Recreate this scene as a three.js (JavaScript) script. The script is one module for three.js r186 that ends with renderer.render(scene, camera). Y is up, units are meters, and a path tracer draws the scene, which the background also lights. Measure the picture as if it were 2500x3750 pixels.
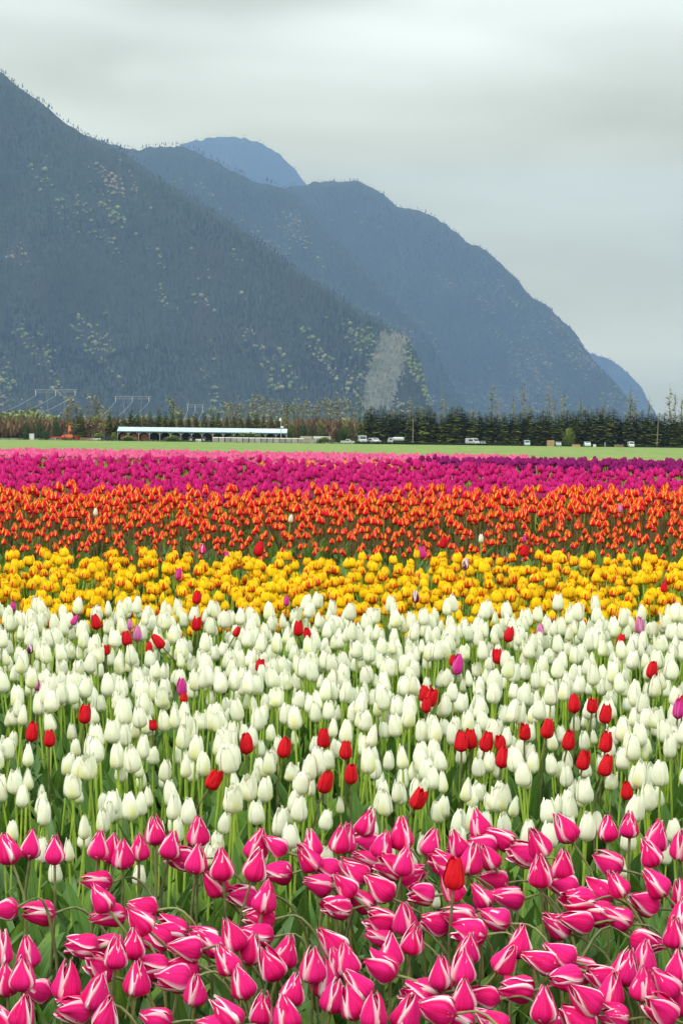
import * as THREE from 'three';
import { mergeGeometries } from 'three/addons/utils/BufferGeometryUtils.js';

// ---------------------------------------------------------------- camera, sky, sun, air, exposure
const scene = new THREE.Scene();
const FPX = 7292, CX = 1250, CY = 1875, YH = 1570, EYE = 1.7;          // lens in photo pixels, horizon row, eye height
const camera = new THREE.PerspectiveCamera(2 * Math.atan(CY / FPX) * 180 / Math.PI, 2500 / 3750, 0.1, 60000);
camera.position.set(0, EYE, 0);
camera.rotation.set(-Math.atan((CY - YH) / FPX), 0, 0.0122, 'XYZ');
camera.updateMatrixWorld(true);
scene.add(camera);
const renderer = new THREE.WebGLRenderer({ antialias: true });
renderer.toneMapping = THREE.LinearToneMapping;
renderer.toneMappingExposure = 1.07;
renderer.shadowMap.enabled = true;

const sun = new THREE.DirectionalLight(0xfff6ea, 1.5);
sun.position.set(-34, 46, 20);
sun.target.position.set(0, 0, -10);
sun.castShadow = true;
sun.shadow.radius = 50;
Object.assign(sun.shadow.camera, { left: -20, right: 20, top: 30, bottom: -30, near: 1, far: 120 });
sun.shadow.mapSize.set(2048, 2048);
scene.add(sun, sun.target);

// numbers from a seed
function rng(seed) { let s = seed >>> 0; return () => { s = (s + 0x6d2b79f5) | 0; let t = Math.imul(s ^ (s >>> 15), 1 | s); t = (t + Math.imul(t ^ (t >>> 7), 61 | t)) ^ t; return ((t ^ (t >>> 14)) >>> 0) / 4294967296; }; }
const hash = (x, y, z = 0) => { let h = Math.imul(x | 0, 374761393) + Math.imul(y | 0, 668265263) + Math.imul(z | 0, 2147483647 ^ 0x5bd1e995); h = Math.imul(h ^ (h >>> 13), 1274126177); h ^= h >>> 16; h = Math.imul(h, 0x85ebca6b); return ((h ^ (h >>> 13)) >>> 0) / 4294967296; };
const sm = (t) => t * t * (3 - 2 * t);
function noise(x, y, z = 0) { const i = Math.floor(x), j = Math.floor(y), u = sm(x - i), v = sm(y - j); return (hash(i, j, z) * (1 - u) + hash(i + 1, j, z) * u) * (1 - v) + (hash(i, j + 1, z) * (1 - u) + hash(i + 1, j + 1, z) * u) * v; }
function fbm(x, y, z = 0, n = 4) { let a = 0, w = 0.5, t = 0; for (let k = 0; k < n; k++) { a += w * noise(x, y, z + k * 17); t += w; w *= 0.5; x *= 2.03; y *= 2.03; } return a / t; }
const clamp = (x, a = 0, b = 1) => Math.min(b, Math.max(a, x)), lerp = (a, b, t) => a + (b - a) * t, step = (a, b, x) => sm(clamp((x - a) / (b - a)));
const mix3 = (a, b, t) => [lerp(a[0], b[0], t), lerp(a[1], b[1], t), lerp(a[2], b[2], t)];
function table(rows) { return (x) => { let k = 1; while (k < rows.length - 1 && rows[k][0] < x) k++; const [a, b] = [rows[k - 1], rows[k]]; return lerp(a[1], b[1], clamp((x - a[0]) / (b[0] - a[0]))); }; }

{ // overcast sky: pale layer, darker cloud bellies, brighter towards the zenith as an overcast sky is
  const W = 2048, H = 1024, AIR = 0.000047, GLOW = [0.27, 0.42, 0.70], data = new Float32Array(W * H * 4);
  for (let r = 0; r < H; r++) {
    const el = ((r + 0.5) / H - 0.5) * Math.PI, e = Math.max(el, 0), deg = e * 180 / Math.PI;
    for (let c = 0; c < W; c++) {
      const az = ((c + 0.5) / W - 0.25) * 2 * Math.PI, d = az * 180 / Math.PI;        // 0 straight ahead, + to the right
      const base = lerp(1, 3.6, clamp(Math.sin(e) * 1.02 - 0.12)), clear = Math.exp(-AIR * Math.min(23000, 3300 / Math.max(Math.sin(e), 0.01)));   // share of it that comes through the air
      const kx = Math.cos(az) * 6, ky = Math.sin(az) * 6;
      let n = fbm(kx * 0.7 + ky * 0.6 + 3, deg * 0.30 + ky * 0.15, 5, 5) * 0.6 + fbm(kx * 1.7 + ky * 1.5 + 9, deg * 0.85, 31, 4) * 0.4;
      let k = 1 + (n - 0.5) * 0.56;
      const blob = (a, b, sa, sb) => { const q = ((d - a) / sa) ** 2 + ((deg - b) / sb) ** 2; return q > 9 ? 0 : Math.exp(-q); };
      const wob = (fbm(d * 0.35 + 40, deg * 0.7, 77, 4) - 0.5) * 2.4;
      k *= 1 - 0.20 * blob(-7, 10.4 + wob * 0.5, 4.0, 0.9) - 0.26 * blob(-3.0 + wob, 12.1 + wob * 0.15, 4.2, 0.6) - 0.15 * blob(8.5, 9.0 + wob * 0.5, 5, 1.2) - 0.06 * blob(6, 4.5 + wob * 0.4, 5, 2);
      k *= 1 + 0.15 * blob(2.6, 11.2 + wob * 0.4, 3.6, 0.9) + 0.10 * blob(-3.0, 10.2 + wob * 0.3, 3, 0.8) + 0.05 * blob(6, 6.6 + wob * 0.4, 5, 0.9);
      const low = step(2.6, 0.4, deg + wob * 0.3);                                     // rain-grey band near the horizon
      const tint = mix3([0.580, 0.642, 0.645], [0.55, 0.64, 0.685], low);
      const v = base * k * lerp(1, 0.86, low), o = (r * W + c) * 4;
      for (let q = 0; q < 3; q++) data[o + q] = Math.max(0.08, (v * tint[q] - (1 - clear) * GLOW[q]) / clear);
      data[o + 3] = 1;
    }
  }
  const t = new THREE.DataTexture(data, W, H, THREE.RGBAFormat, THREE.FloatType);
  t.mapping = THREE.EquirectangularReflectionMapping; t.magFilter = THREE.LinearFilter; t.needsUpdate = true;
  scene.background = t; scene.environment = t;
}
scene.fog = new THREE.FogExp2(new THREE.Color(0.36, 0.58, 1.0), 0.000047);

// ---------------------------------------------------------------- helpers
const V = (x, y, z) => new THREE.Vector3(x, y, z);
function at(px, py, depth) { const v = V((px - CX) / FPX, (CY - py) / FPX, -1).applyQuaternion(camera.quaternion); return v.multiplyScalar(depth / -v.z).add(camera.position); }
const toPhoto = (p) => { const v = p.clone().sub(camera.position).applyQuaternion(camera.quaternion.clone().invert()); return [CX - v.x / v.z * FPX, CY + v.y / v.z * FPX]; };
const used = {};
function numbered(n) { const k = used[n] = (used[n] ?? -1) + 1; return k ? n + '_' + String(k).padStart(3, '0') : n; }
function tag(o, label, category, group, kind) { o.userData = {}; if (label) o.userData.label = label; if (category) o.userData.category = category; if (group) o.userData.group = group; if (kind) o.userData.kind = kind; return o; }
function part(name, geo, m, parent) { const o = new THREE.Mesh(geo, m); o.name = name; o.castShadow = o.receiveShadow = true; parent.add(o); return o; }
function thing(name, label, category, group, p, turn = 0) { const o = new THREE.Group(); o.name = numbered(name); tag(o, label, category, group); if (p) o.position.copy(p); o.rotation.y = turn; scene.add(o); return o; }
function structure(name, geo, m, label) { const o = part(name, geo, m, scene); tag(o, label, null, null, 'structure'); return o; }
const mat = (c, roughness = 0.8, more = {}) => new THREE.MeshPhysicalMaterial({ color: new THREE.Color(...c), roughness, side: THREE.DoubleSide, ...more });
const srgb = (x) => Math.round(255 * clamp(x <= 0.0031308 ? 12.92 * x : 1.055 * x ** (1 / 2.4) - 0.055));
function texture(w, h, fn, wrap) {
  const d = new Uint8Array(w * h * 4);
  for (let y = 0; y < h; y++) for (let x = 0; x < w; x++) { const c = fn((x + 0.5) / w, (y + 0.5) / h), o = (y * w + x) * 4; for (let k = 0; k < 3; k++) d[o + k] = srgb(c[k]); d[o + 3] = 255; }
  const t = new THREE.DataTexture(d, w, h); t.colorSpace = THREE.SRGBColorSpace; t.magFilter = THREE.LinearFilter; t.minFilter = THREE.LinearFilter;
  if (wrap) t.wrapS = t.wrapT = THREE.RepeatWrapping;
  t.needsUpdate = true; return t;
}
function grid(nu, nv, fn) {                                                            // a sheet of (nu+1) x (nv+1) points
  const p = [], uv = [], idx = [];
  for (let j = 0; j <= nv; j++) for (let i = 0; i <= nu; i++) { const q = fn(i / nu, j / nv, i, j); p.push(q[0], q[1], q[2]); uv.push(q[3] ?? i / nu, q[4] ?? j / nv); }
  for (let j = 0; j < nv; j++) for (let i = 0; i < nu; i++) { const a = j * (nu + 1) + i, b = a + nu + 1; idx.push(a, a + 1, b, b, a + 1, b + 1); }
  const g = new THREE.BufferGeometry();
  g.setAttribute('position', new THREE.Float32BufferAttribute(p, 3)); g.setAttribute('uv', new THREE.Float32BufferAttribute(uv, 2)); g.setIndex(idx); g.computeVertexNormals(); return g;
}
function tube(points, r0, r1, sides = 6, segs = 10) { // tapered bent tube
  const c = new THREE.CatmullRomCurve3(points), f = c.computeFrenetFrames(segs, false);
  return grid(sides, segs, (u, v, i, j) => { const q = c.getPoint(j / segs), a = u * 2 * Math.PI, r = lerp(r0, r1, v); q.addScaledVector(f.normals[j], Math.cos(a) * r).addScaledVector(f.binormals[j], Math.sin(a) * r); return [q.x, q.y, q.z]; });
}
const box = (w, h, d, x = 0, y = 0, z = 0) => new THREE.BoxGeometry(w, h, d).translate(x, y, z);
const cyl = (r0, r1, h, x = 0, y = 0, z = 0, n = 8) => new THREE.CylinderGeometry(r1, r0, h, n).translate(x, y, z);
function bar(a, b, r, n = 5) { const d = b.clone().sub(a), g = new THREE.CylinderGeometry(r, r, d.length(), n); return g.applyMatrix4(new THREE.Matrix4().compose(a.clone().add(b).multiplyScalar(0.5), new THREE.Quaternion().setFromUnitVectors(V(0, 1, 0), d.normalize()), V(1, 1, 1))); }
const merge = (list) => mergeGeometries(list.map((g) => { const q = g.index ? g.toNonIndexed() : g; for (const k of Object.keys(q.attributes)) if (!['position', 'normal', 'uv'].includes(k)) q.deleteAttribute(k); return q; }));

// ---------------------------------------------------------------- the ground
const profile = table([[0, -1.72], [2, -1.70], [4.2, -1.65], [5.8, -1.60], [9.6, -1.39], [10.3, -1.32], [11.9, -1.20], [12.9, -1.14], [14.8, -1.02], [15.8, -0.94], [19.5, -0.755], [22, -0.765], [29, -0.785], [34, -0.95], [60, -2.0], [150, -5], [30000, -5]]);
const FLAT = EYE - 5;
const groundY = (x, d) => EYE + profile(d) + (d > 40 ? 0 : (noise(x * 3.1, d * 3.1) - 0.5) * 0.03);
{
  const rows = []; for (let d = -6; d < 40; d += 0.22) rows.push(d); for (let d = 40; d < 22500; d *= 1.09) rows.push(d); rows.push(22500);
  const soil = mat([1, 1, 1], 0.95, { map: texture(256, 256, (u, v) => { const n = noise(u * 64, v * 64, 3), m = fbm(u * 16, v * 16, 8); return mix3([0.018, 0.012, 0.008], [0.075, 0.052, 0.035], clamp(n * 0.5 + m * 0.6 - 0.1)); }, true) });
  structure('ground', grid(60, rows.length - 1, (u, v, i, j) => { const d = rows[j], w = Math.max(8, d * 0.9), x = (u - 0.5) * 2 * w; return [x, groundY(x, Math.max(d, 0)), -d, x, d]; }), soil, 'dark bare soil between the tulips and under the fields');
  const gr = []; for (let d = 31; d < 655; d *= 1.045) gr.push(d); gr.push(655);
  const turf = mat([1, 1, 1], 0.9, { map: texture(512, 512, (u, v) => { const n = fbm(u * 22, v * 7, 4), m = noise(u * 170, v * 60, 9), k = fbm(u * 5, v * 5, 12); return mix3(mix3([0.095, 0.165, 0.014], [0.175, 0.245, 0.028], n), [0.22, 0.25, 0.045], clamp(m * 0.6 + k * 0.9 - 0.62)); }, true) });
  structure('grass_field', grid(40, gr.length - 1, (u, v, i, j) => { const d = gr[j], w = Math.max(14, d * 0.4), x = (u - 0.5) * 2 * w; return [x, EYE + profile(d) + 0.06, -d, x / 70, d / 70]; }), turf, 'wide flat green field beyond the tulips');
  const yard = mat([1, 1, 1], 0.95, { map: texture(128, 128, (u, v) => mix3([0.05, 0.075, 0.02], [0.13, 0.11, 0.06], clamp(fbm(u * 14, v * 14, 6) * 1.7 - 0.4)), true) });
  structure('rough_ground', grid(8, 8, (u, v) => [(u - 0.5) * 900, FLAT + 0.03, -655 - v * 1600, u * 60, v * 60]), yard, 'rough weedy ground around the barn and the trees');
}

// ---------------------------------------------------------------- mountains and their forest
const ridges = [
  // name, label, rows of [photo x, photo y, distance], slope run per height, back run
  { name: 'front_mountain', label: 'steep dark forested mountain slope falling from the upper left', D: [[-700, -330, 8120], [-250, 40, 7975], [0, 238, 7830], [64, 295, 7801], [104, 324, 7772], [160, 359, 7728], [207, 400, 7685], [263, 443, 7656], [327, 483, 7612], [383, 503, 7584], [460, 540, 7540], [560, 620, 7468], [670, 690, 7366], [800, 765, 7250], [890, 822, 7148], [990, 895, 7032], [1110, 988, 6888], [1210, 1050, 6742], [1305, 1120, 6598], [1400, 1170, 6480], [1488, 1222, 6380], [1530, 1300, 6280], [1556, 1400, 6160], [1580, 1500, 6018]], run: 1.35 },
  { name: 'middle_mountain', label: 'second forested shoulder behind the front slope, rounded summit', D: [[200, 440, 11590], [383, 497, 11495], [462, 523, 11438], [510, 529, 11400], [550, 518, 11362], [670, 513, 11305], [717, 534, 11267], [781, 566, 11229], [845, 603, 11191], [940, 646, 11134], [1020, 662, 11096], [1084, 694, 11020], [1148, 765, 10906], [1240, 860, 10754], [1350, 985, 10564], [1460, 1110, 10355], [1590, 1270, 10108], [1690, 1480, 9880]], run: 1.3 },
  { name: 'rear_mountain', label: 'third forested mountain with the long slope down to the valley', D: [[860, 760, 13300], [990, 690, 13205], [1100, 662, 13110], [1148, 651, 13072], [1259, 649, 13015], [1323, 651, 12977], [1403, 694, 12920], [1451, 741, 12882], [1515, 749, 12825], [1594, 781, 12768], [1674, 837, 12692], [1706, 874, 12635], [1754, 886, 12578], [1802, 922, 12502], [1850, 965, 12426], [1897, 1012, 12350], [1913, 1040, 12312], [1953, 1081, 12255], [1993, 1100, 12198], [2049, 1156, 12103], [2089, 1188, 12027], [2144, 1268, 11894], [2176, 1316, 11799], [2232, 1371, 11685], [2280, 1427, 11552], [2312, 1467, 11438], [2360, 1530, 11305], [2420, 1570, 11210]], run: 1.45 },
  { name: 'hazy_mountain', label: 'pale hazy round summit rising behind the middle shoulder', D: [[560, 560, 22000], [640, 520, 22000], [701, 498, 22000], [797, 485, 22000], [893, 488, 22000], [957, 502, 22000], [1020, 542, 22000], [1084, 606, 22000], [1120, 655, 22000], [1180, 740, 22000], [1300, 900, 22000], [1500, 1300, 22000]], run: 1.5 },
  { name: 'distant_mountain', label: 'pale blue slope far off at the valley mouth', D: [[2050, 1190, 21000], [2161, 1280, 21000], [2232, 1304, 21000], [2296, 1355, 21000], [2344, 1403, 21000], [2368, 1451, 21000], [2420, 1540, 21000], [2460, 1600, 21000]], run: 1.5 },
];
const corridor = [[1403, 1217], [1491, 1230], [1475, 1370], [1430, 1500], [1325, 1500], [1330, 1420], [1355, 1320]];
const inside = (poly, x, y) => { let c = false; for (let i = 0, j = poly.length - 1; i < poly.length; j = i++) { const [a, b] = poly[i], [e, f] = poly[j]; if ((b > y) !== (f > y) && x < (e - a) * (y - b) / (f - b) + a) c = !c; } return c; };
const slopeMat = mat([1, 1, 1], 1, { map: texture(256, 256, (u, v) => mix3([0.008, 0.016, 0.012], [0.032, 0.045, 0.024], fbm(u * 20, v * 20, 2)), true) });
const firGeo = (() => { const a = new THREE.ConeGeometry(0.26, 0.72, 6, 1, true).translate(0, 0.36, 0), b = new THREE.ConeGeometry(0.17, 0.6, 5, 1, true).rotateY(0.5).translate(0, 0.7, 0); return merge([a, b]); })();
const leafyGeo = (() => { const g = new THREE.IcosahedronGeometry(0.42, 1), p = g.attributes.position; for (let i = 0; i < p.count; i++) { const k = 0.75 + 0.5 * hash(p.getX(i) * 999, p.getY(i) * 999, p.getZ(i) * 999); p.setXYZ(i, p.getX(i) * k, p.getY(i) * k * 1.15 + 0.5, p.getZ(i) * k); } g.computeVertexNormals(); return merge([g]); })();
const forestMat = mat([1, 1, 1], 1);
function instances(name, geo, m, list, parent) {                                        // list of {m: Matrix4, c: [r,g,b]}
  const o = new THREE.InstancedMesh(geo, m, list.length); o.name = name; o.castShadow = o.receiveShadow = true;
  const c = new THREE.Color();
  list.forEach((q, i) => { o.setMatrixAt(i, q.m); if (q.c) o.setColorAt(i, c.setRGB(...q.c)); });
  parent.add(o); return o;
}
function mountain(rd, seed) {
  const R = rng(seed), N = 150, M = 44, xs = rd.D.map((p) => p[0]), x0 = xs[0], x1 = xs[xs.length - 1];
  const yOf = table(rd.D.map((p) => [p[0], p[1]])), dOf = table(rd.D.map((p) => [p[0], p[2]]));
  const point = (u, v) => {                                                              // v 0 ridge .. 1 foot, below 0 the far side
    const px = lerp(x0, x1, u), d = dOf(px), t = Math.abs(v), r = at(px, yOf(px) + 9 + (fbm(px / 14, 3, seed, 3) - 0.5) * 14, d), h = Math.max(r.y - FLAT, 0) + 30;
    const side = v < 0 ? -1 : 1, run = rd.run * h * t;
    const gully = (fbm(r.x / 560 + v * 1.3, t * 2.2 + r.x / 2200, seed, 5) - 0.5) * h * 0.46 * Math.sin(Math.PI * Math.min(1, t * 1.02)) + (noise(r.x / 140, t * h / 140, seed + 5) - 0.5) * 60 * Math.min(1, t * 6);
    return V(r.x + run * 0.12, r.y - h * (1 - (1 - t) ** 1.12) + gully, r.z + side * run);
  };
  structure(rd.name, grid(N, M, (u, v) => { const q = point(u, v * 1.5 - 0.5), s = q.x / 300; return [q.x, Math.max(q.y, FLAT - 40), q.z, s, q.y / 300]; }), slopeMat, rd.label);
  if (rd.name === 'front_mountain') {                                                     // the felled strip under the wires
    const p = [], uv = [], NU = 130, NV = 150, ua = (1230 - x0) / (x1 - x0), ub = (1579 - x0) / (x1 - x0);
    const q = (i, j) => point(lerp(ua, ub, i / NU), j / NV).add(V(0, 2.5, 3));
    for (let i = 0; i < NU; i++) for (let j = 0; j < NV; j++) { const c = [q(i, j), q(i + 1, j), q(i + 1, j + 1), q(i, j + 1)], m = toPhoto(c[0]); if (!inside(corridor, m[0] + (fbm(m[1] / 9, m[0] / 9, 3, 4) - 0.5) * 70, m[1] + (fbm(m[0] / 7, 8, 3, 3) - 0.5) * 60)) continue; for (const k of [0, 3, 1, 1, 3, 2]) { p.push(c[k].x, c[k].y, c[k].z); uv.push(c[k].x / 180, c[k].y / 180); } }
    const g = new THREE.BufferGeometry(); g.setAttribute('position', new THREE.Float32BufferAttribute(p, 3)); g.setAttribute('uv', new THREE.Float32BufferAttribute(uv, 2)); g.computeVertexNormals();
    structure('cleared_strip', g, mat([1, 1, 1], 1, { map: texture(128, 128, (u, v) => mix3([0.055, 0.075, 0.035], [0.175, 0.155, 0.11], clamp(fbm(u * 18, v * 18, 14) * 1.6 - 0.3)), true) }), 'pale strip of hillside cleared under the power lines');
  }
  const fir = [], leafy = [], scrub = [], q4 = new THREE.Quaternion(), up = V(0, 1, 0), e = V(0, 0, 0);
  const far = dOf(x0) > 15000, spacing = dOf(x0) * (far ? 0.0019 : 0.00150), width = Math.abs(at(x1, 1500, dOf(x1)).x - at(x0, 1500, dOf(x0)).x), cols = Math.round(width / spacing);
  for (let i = 0; i < cols; i++) {
    const u0 = (i + 0.5) / cols, h0 = Math.max(at(lerp(x0, x1, u0), yOf(lerp(x0, x1, u0)), dOf(lerp(x0, x1, u0))).y - FLAT, 20), n = Math.max(3, Math.round(h0 * 1.55 / (spacing * 1.5)));
    for (let k = -2; k < n; k++) {
      const u = clamp((i + R()) / cols), v = k < 0 ? -R() * 0.03 : (k + R()) / n; if (v > 1) continue;
      const p = point(u, k === 0 ? R() * 0.004 : v); if (p.y < FLAT + 2) continue;
      const s = toPhoto(p); if (s[0] < -260 || s[0] > 2760 || s[1] > 1600) continue;
      const cut = rd.name !== 'distant_mountain' && !far && inside(corridor, s[0] + (noise(s[1] / 9, 3) - 0.5) * 26, s[1]);
      const size = (far ? 26 : 14 + 14 * R() ** 2) * (0.75 + 0.5 * R()) * (v < 0.012 ? 0.35 + 0.5 * noise(p.x / 60, 7, seed) * (0.5 + R()) : v < 0.06 ? 0.7 : 1); q4.setFromAxisAngle(up, R() * 6.28);
      if (cut) { for (let z = 0; z < 5; z++) { const g = 3 + R() * 3.5, w = point(clamp(u + (R() - 0.5) / cols), Math.max(0, v + (R() - 0.5) / n)); scrub.push({ m: new THREE.Matrix4().compose(w, q4.clone(), V(g * 1.5, g * 0.8, g * 1.5)), c: mix3([0.07, 0.09, 0.04], [0.17, 0.16, 0.10], R()) }); } continue; }
      const low = clamp((s[1] - 560) / 900) * clamp((s[0] + 700) / 1500), patch = fbm(p.x / 70 + p.y / 110, p.y / 150, seed + 40, 4) + (fbm(p.x / 620 + p.y / 700, p.y / 520, seed + 60, 2) - 0.5) * 0.55, stand = clamp(fbm(p.x / 210, p.y / 170, seed + 130, 4) * 2.2 - 0.6);
      const tan = fbm(p.x / 160 + 7, p.y / 150, seed + 90, 3);
      if (R() < 0.8 * clamp((patch - (0.64 - 0.21 * low + 0.24 * step(0.22, 0.0, v))) / 0.20)) { const g = size * (0.42 + 0.32 * R()); leafy.push({ m: new THREE.Matrix4().compose(p.add(e.set(0, -1, 0)), q4.clone(), V(g, g * 0.95, g)), c: mix3(mix3([0.075, 0.125, 0.03], [0.23, 0.25, 0.07], R()), [0.30, 0.22, 0.13], clamp((tan - 0.5) * 4) * 0.8) }); }
      else fir.push({ m: new THREE.Matrix4().compose(p.add(e.set(0, -3, 0)), q4.clone(), V(size * 0.8, size, size * 0.8)), c: mix3(mix3(mix3([0.004, 0.013, 0.013], [0.013, 0.028, 0.022], R()), mix3([0.020, 0.040, 0.022], [0.046, 0.068, 0.028], R()), stand), [0.075, 0.055, 0.035], clamp((tan - 0.60) * 5) * R()) });
    }
  }
  const f = new THREE.Group(); f.name = numbered('mountain_forest'); tag(f, 'unbroken forest of firs and leafy trees covering the ' + rd.name.replace('_', ' '), 'forest', null, 'stuff'); scene.add(f);
  if (fir.length) instances('fir', firGeo, forestMat, fir, f);
  if (leafy.length) instances('broadleaf', leafyGeo, forestMat, leafy, f);
  if (scrub.length) instances('clearing_scrub', leafyGeo, forestMat, scrub, f);
  return [fir.length, leafy.length, scrub.length];
}
ridges.forEach((r, i) => console.log(r.name, mountain(r, 11 + i * 7).join(' ')));

// ---------------------------------------------------------------- tulips
const stalkTex = (a, b, s) => texture(16, 64, (u, v) => mix3(a, b, clamp(fbm(u * 4, v * 18, s) * 1.5 - 0.25)));
function petalMaterial(fn, more = {}) { return new THREE.MeshPhysicalMaterial({ map: texture(48, 96, fn), roughness: 0.66, specularIntensity: 0.25, side: THREE.DoubleSide, transmission: 0.16, thickness: 0, ...more }); }
const vein = (u, v, s) => (noise(u * 22, v * 2.2, s) - 0.5) + 0.6 * (noise(u * 9, v * 1.4, s + 3) - 0.5);
const PINK = [0, 1, 2, 3].map((k) => petalMaterial((u, v) => {
  const s = Math.abs(u - 0.5) * 2, edge = step(0.72 - 0.14 * step(0.4, 1, v) - 0.02 * k, 0.96, s + 0.16 * vein(u, v, k)) * step(0.02, 0.30, v + 0.1 * vein(u, v, k + 2)), n = vein(u, v, k + 9);
  const rose = mix3([0.64, 0.000, 0.095], [0.80, 0.016, 0.225], clamp(0.38 + n * 1.1 + k * 0.10));
  const c = mix3(rose, [0.90, 0.80, 0.82], edge * (0.94 - 0.12 * k * 0.5));
  return mix3(c, [0.60, 0.01, 0.06], 0.45 * step(0.09, 0.0, v));
}));
const WHITE = [0.2, 0.5, 0.85, 1.1, 0.3].map((tint, k) => petalMaterial((u, v) => {
  const s = Math.abs(u - 0.5) * 2, n = vein(u, v, k + 20), mid = Math.exp(-((s / 0.55) ** 2)) * Math.exp(-(((v - 0.30) / 0.30) ** 2));
  const c = mix3([0.89, 0.885, 0.765], [0.82, 0.835, 0.62], clamp(0.35 + n * 0.9));
  return mix3(mix3(c, [0.80, 0.80, 0.30], clamp(tint * mid * 0.85)), [0.60, 0.66, 0.30], 0.5 * step(0.10, 0, v));
}));
const YELLOW = [0.25, 0.6, 1, 0.8].map((red, k) => petalMaterial((u, v) => {
  const s = Math.abs(u - 0.5) * 2, n = vein(u, v, k + 40), flame = step(0.58, 0.70, noise(u * 15 + k, v * 2.0, k + 44) * 0.65 + 0.82 * red * (1 - v) ** 1.2 * (1 - 0.45 * s) + 0.16 * (1 - s) * red);
  const c = mix3([0.90, 0.56, 0.002], [0.93, 0.66, 0.01], clamp(0.5 + n));
  return mix3(c, [0.66, 0.028, 0.008], flame * 0.95);
}));
const ORANGE = [0, 1, 2].map((k) => petalMaterial((u, v) => {
  const s = Math.abs(u - 0.5) * 2, n = vein(u, v, k + 60), e = step(0.79 - 0.20 * v, 1.0 - 0.2 * v, s + 0.2 * n), c = mix3([0.66, 0.002, 0.020], [0.77, 0.012, 0.024], clamp(0.5 + n));
  return mix3(c, mix3([0.90, 0.26, 0.008], [0.94, 0.62, 0.04], step(0.2, 0.65, e)), e * step(0.06, 0.3, v));
}));
const MAGENTA = [0, 1, 2].map((k) => petalMaterial((u, v) => {
  const s = Math.abs(u - 0.5) * 2, n = vein(u, v, k + 70), c = mix3([0.42, 0.000, 0.100], [0.64, 0.002, 0.185], clamp(0.45 + n + 0.12 * k));
  return mix3(c, [0.80, 0.05, 0.34], 0.6 * step(0.6, 1, s + 0.4 * v * v));
}));
const PALEPINK = [0, 1].map((k) => petalMaterial((u, v) => { const s = Math.abs(u - 0.5) * 2, n = vein(u, v, k + 80); return mix3(mix3([0.74, 0.045, 0.22], [0.82, 0.13, 0.34], clamp(0.5 + n + k * 0.2)), [0.88, 0.36, 0.52], 0.7 * step(0.55, 1, s)); }));
const PURPLE = [0].map((k) => petalMaterial((u, v) => { const n = vein(u, v, 90); return mix3([0.22, 0.003, 0.115], [0.37, 0.012, 0.20], clamp(0.5 + n)); }));
const APRICOT = [0].map((k) => petalMaterial((u, v) => { const n = vein(u, v, 95); return mix3([0.82, 0.20, 0.05], [0.90, 0.38, 0.10], clamp(0.5 + n)); }));
const RED = [0, 1].map((k) => petalMaterial((u, v) => { const n = vein(u, v, k + 97); return mix3([0.56, 0.004, 0.012], [0.74, 0.012, 0.024], clamp(0.5 + n)); }));
const CERISE = [0].map(() => petalMaterial((u, v) => { const s = Math.abs(u - 0.5) * 2, n = vein(u, v, 107); return mix3(mix3([0.55, 0.015, 0.22], [0.70, 0.04, 0.34], clamp(0.5 + n)), [0.80, 0.22, 0.50], 0.5 * step(0.5, 1, s)); }));
const MAUVE = [0].map(() => petalMaterial((u, v) => { const s = Math.abs(u - 0.5) * 2, n = vein(u, v, 111); return mix3(mix3([0.58, 0.10, 0.34], [0.72, 0.24, 0.48], clamp(0.5 + n)), [0.85, 0.52, 0.70], 0.6 * step(0.5, 1, s)); }));
const BICOLOUR = [0].map(() => petalMaterial((u, v) => { const s = Math.abs(u - 0.5) * 2, n = vein(u, v, 117); return mix3(mix3([0.16, 0.004, 0.07], [0.24, 0.01, 0.12], clamp(0.5 + n)), [0.86, 0.80, 0.82], step(0.35, 0.6, s * 0.6 + v * 0.6 - 0.25 + 0.3 * n)); }));
const stemGreen = mat([1, 1, 1], 0.55, { map: stalkTex([0.22, 0.36, 0.02], [0.42, 0.56, 0.07], 1) });
const stemOlive = mat([1, 1, 1], 0.55, { map: stalkTex([0.075, 0.062, 0.022], [0.20, 0.22, 0.075], 2) });
const stemPale = mat([1, 1, 1], 0.55, { map: stalkTex([0.13, 0.15, 0.04], [0.30, 0.29, 0.12], 4) });
const stemBrown = mat([1, 1, 1], 0.6, { map: stalkTex([0.12, 0.065, 0.02], [0.21, 0.15, 0.05], 3) });
const leafMats = [[[0.07, 0.17, 0.028], [0.18, 0.33, 0.07]], [[0.09, 0.20, 0.022], [0.24, 0.40, 0.06]], [[0.08, 0.175, 0.05], [0.20, 0.33, 0.12]]].map(([a, b], k) => new THREE.MeshPhysicalMaterial({ roughness: 0.55, side: THREE.DoubleSide, transmission: 0.3, thickness: 0, specularIntensity: 0.4,
  map: texture(48, 96, (u, v) => { const s = Math.abs(u - 0.5) * 2, n = noise(u * 30, v * 3, k) * 0.7 + fbm(u * 5, v * 7, k + 8) * 0.6 - 0.3; return mix3(mix3(a, b, clamp(n + 0.1)), [0.30, 0.38, 0.14], 0.55 * step(0.88, 1, s)); }) }));

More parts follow.
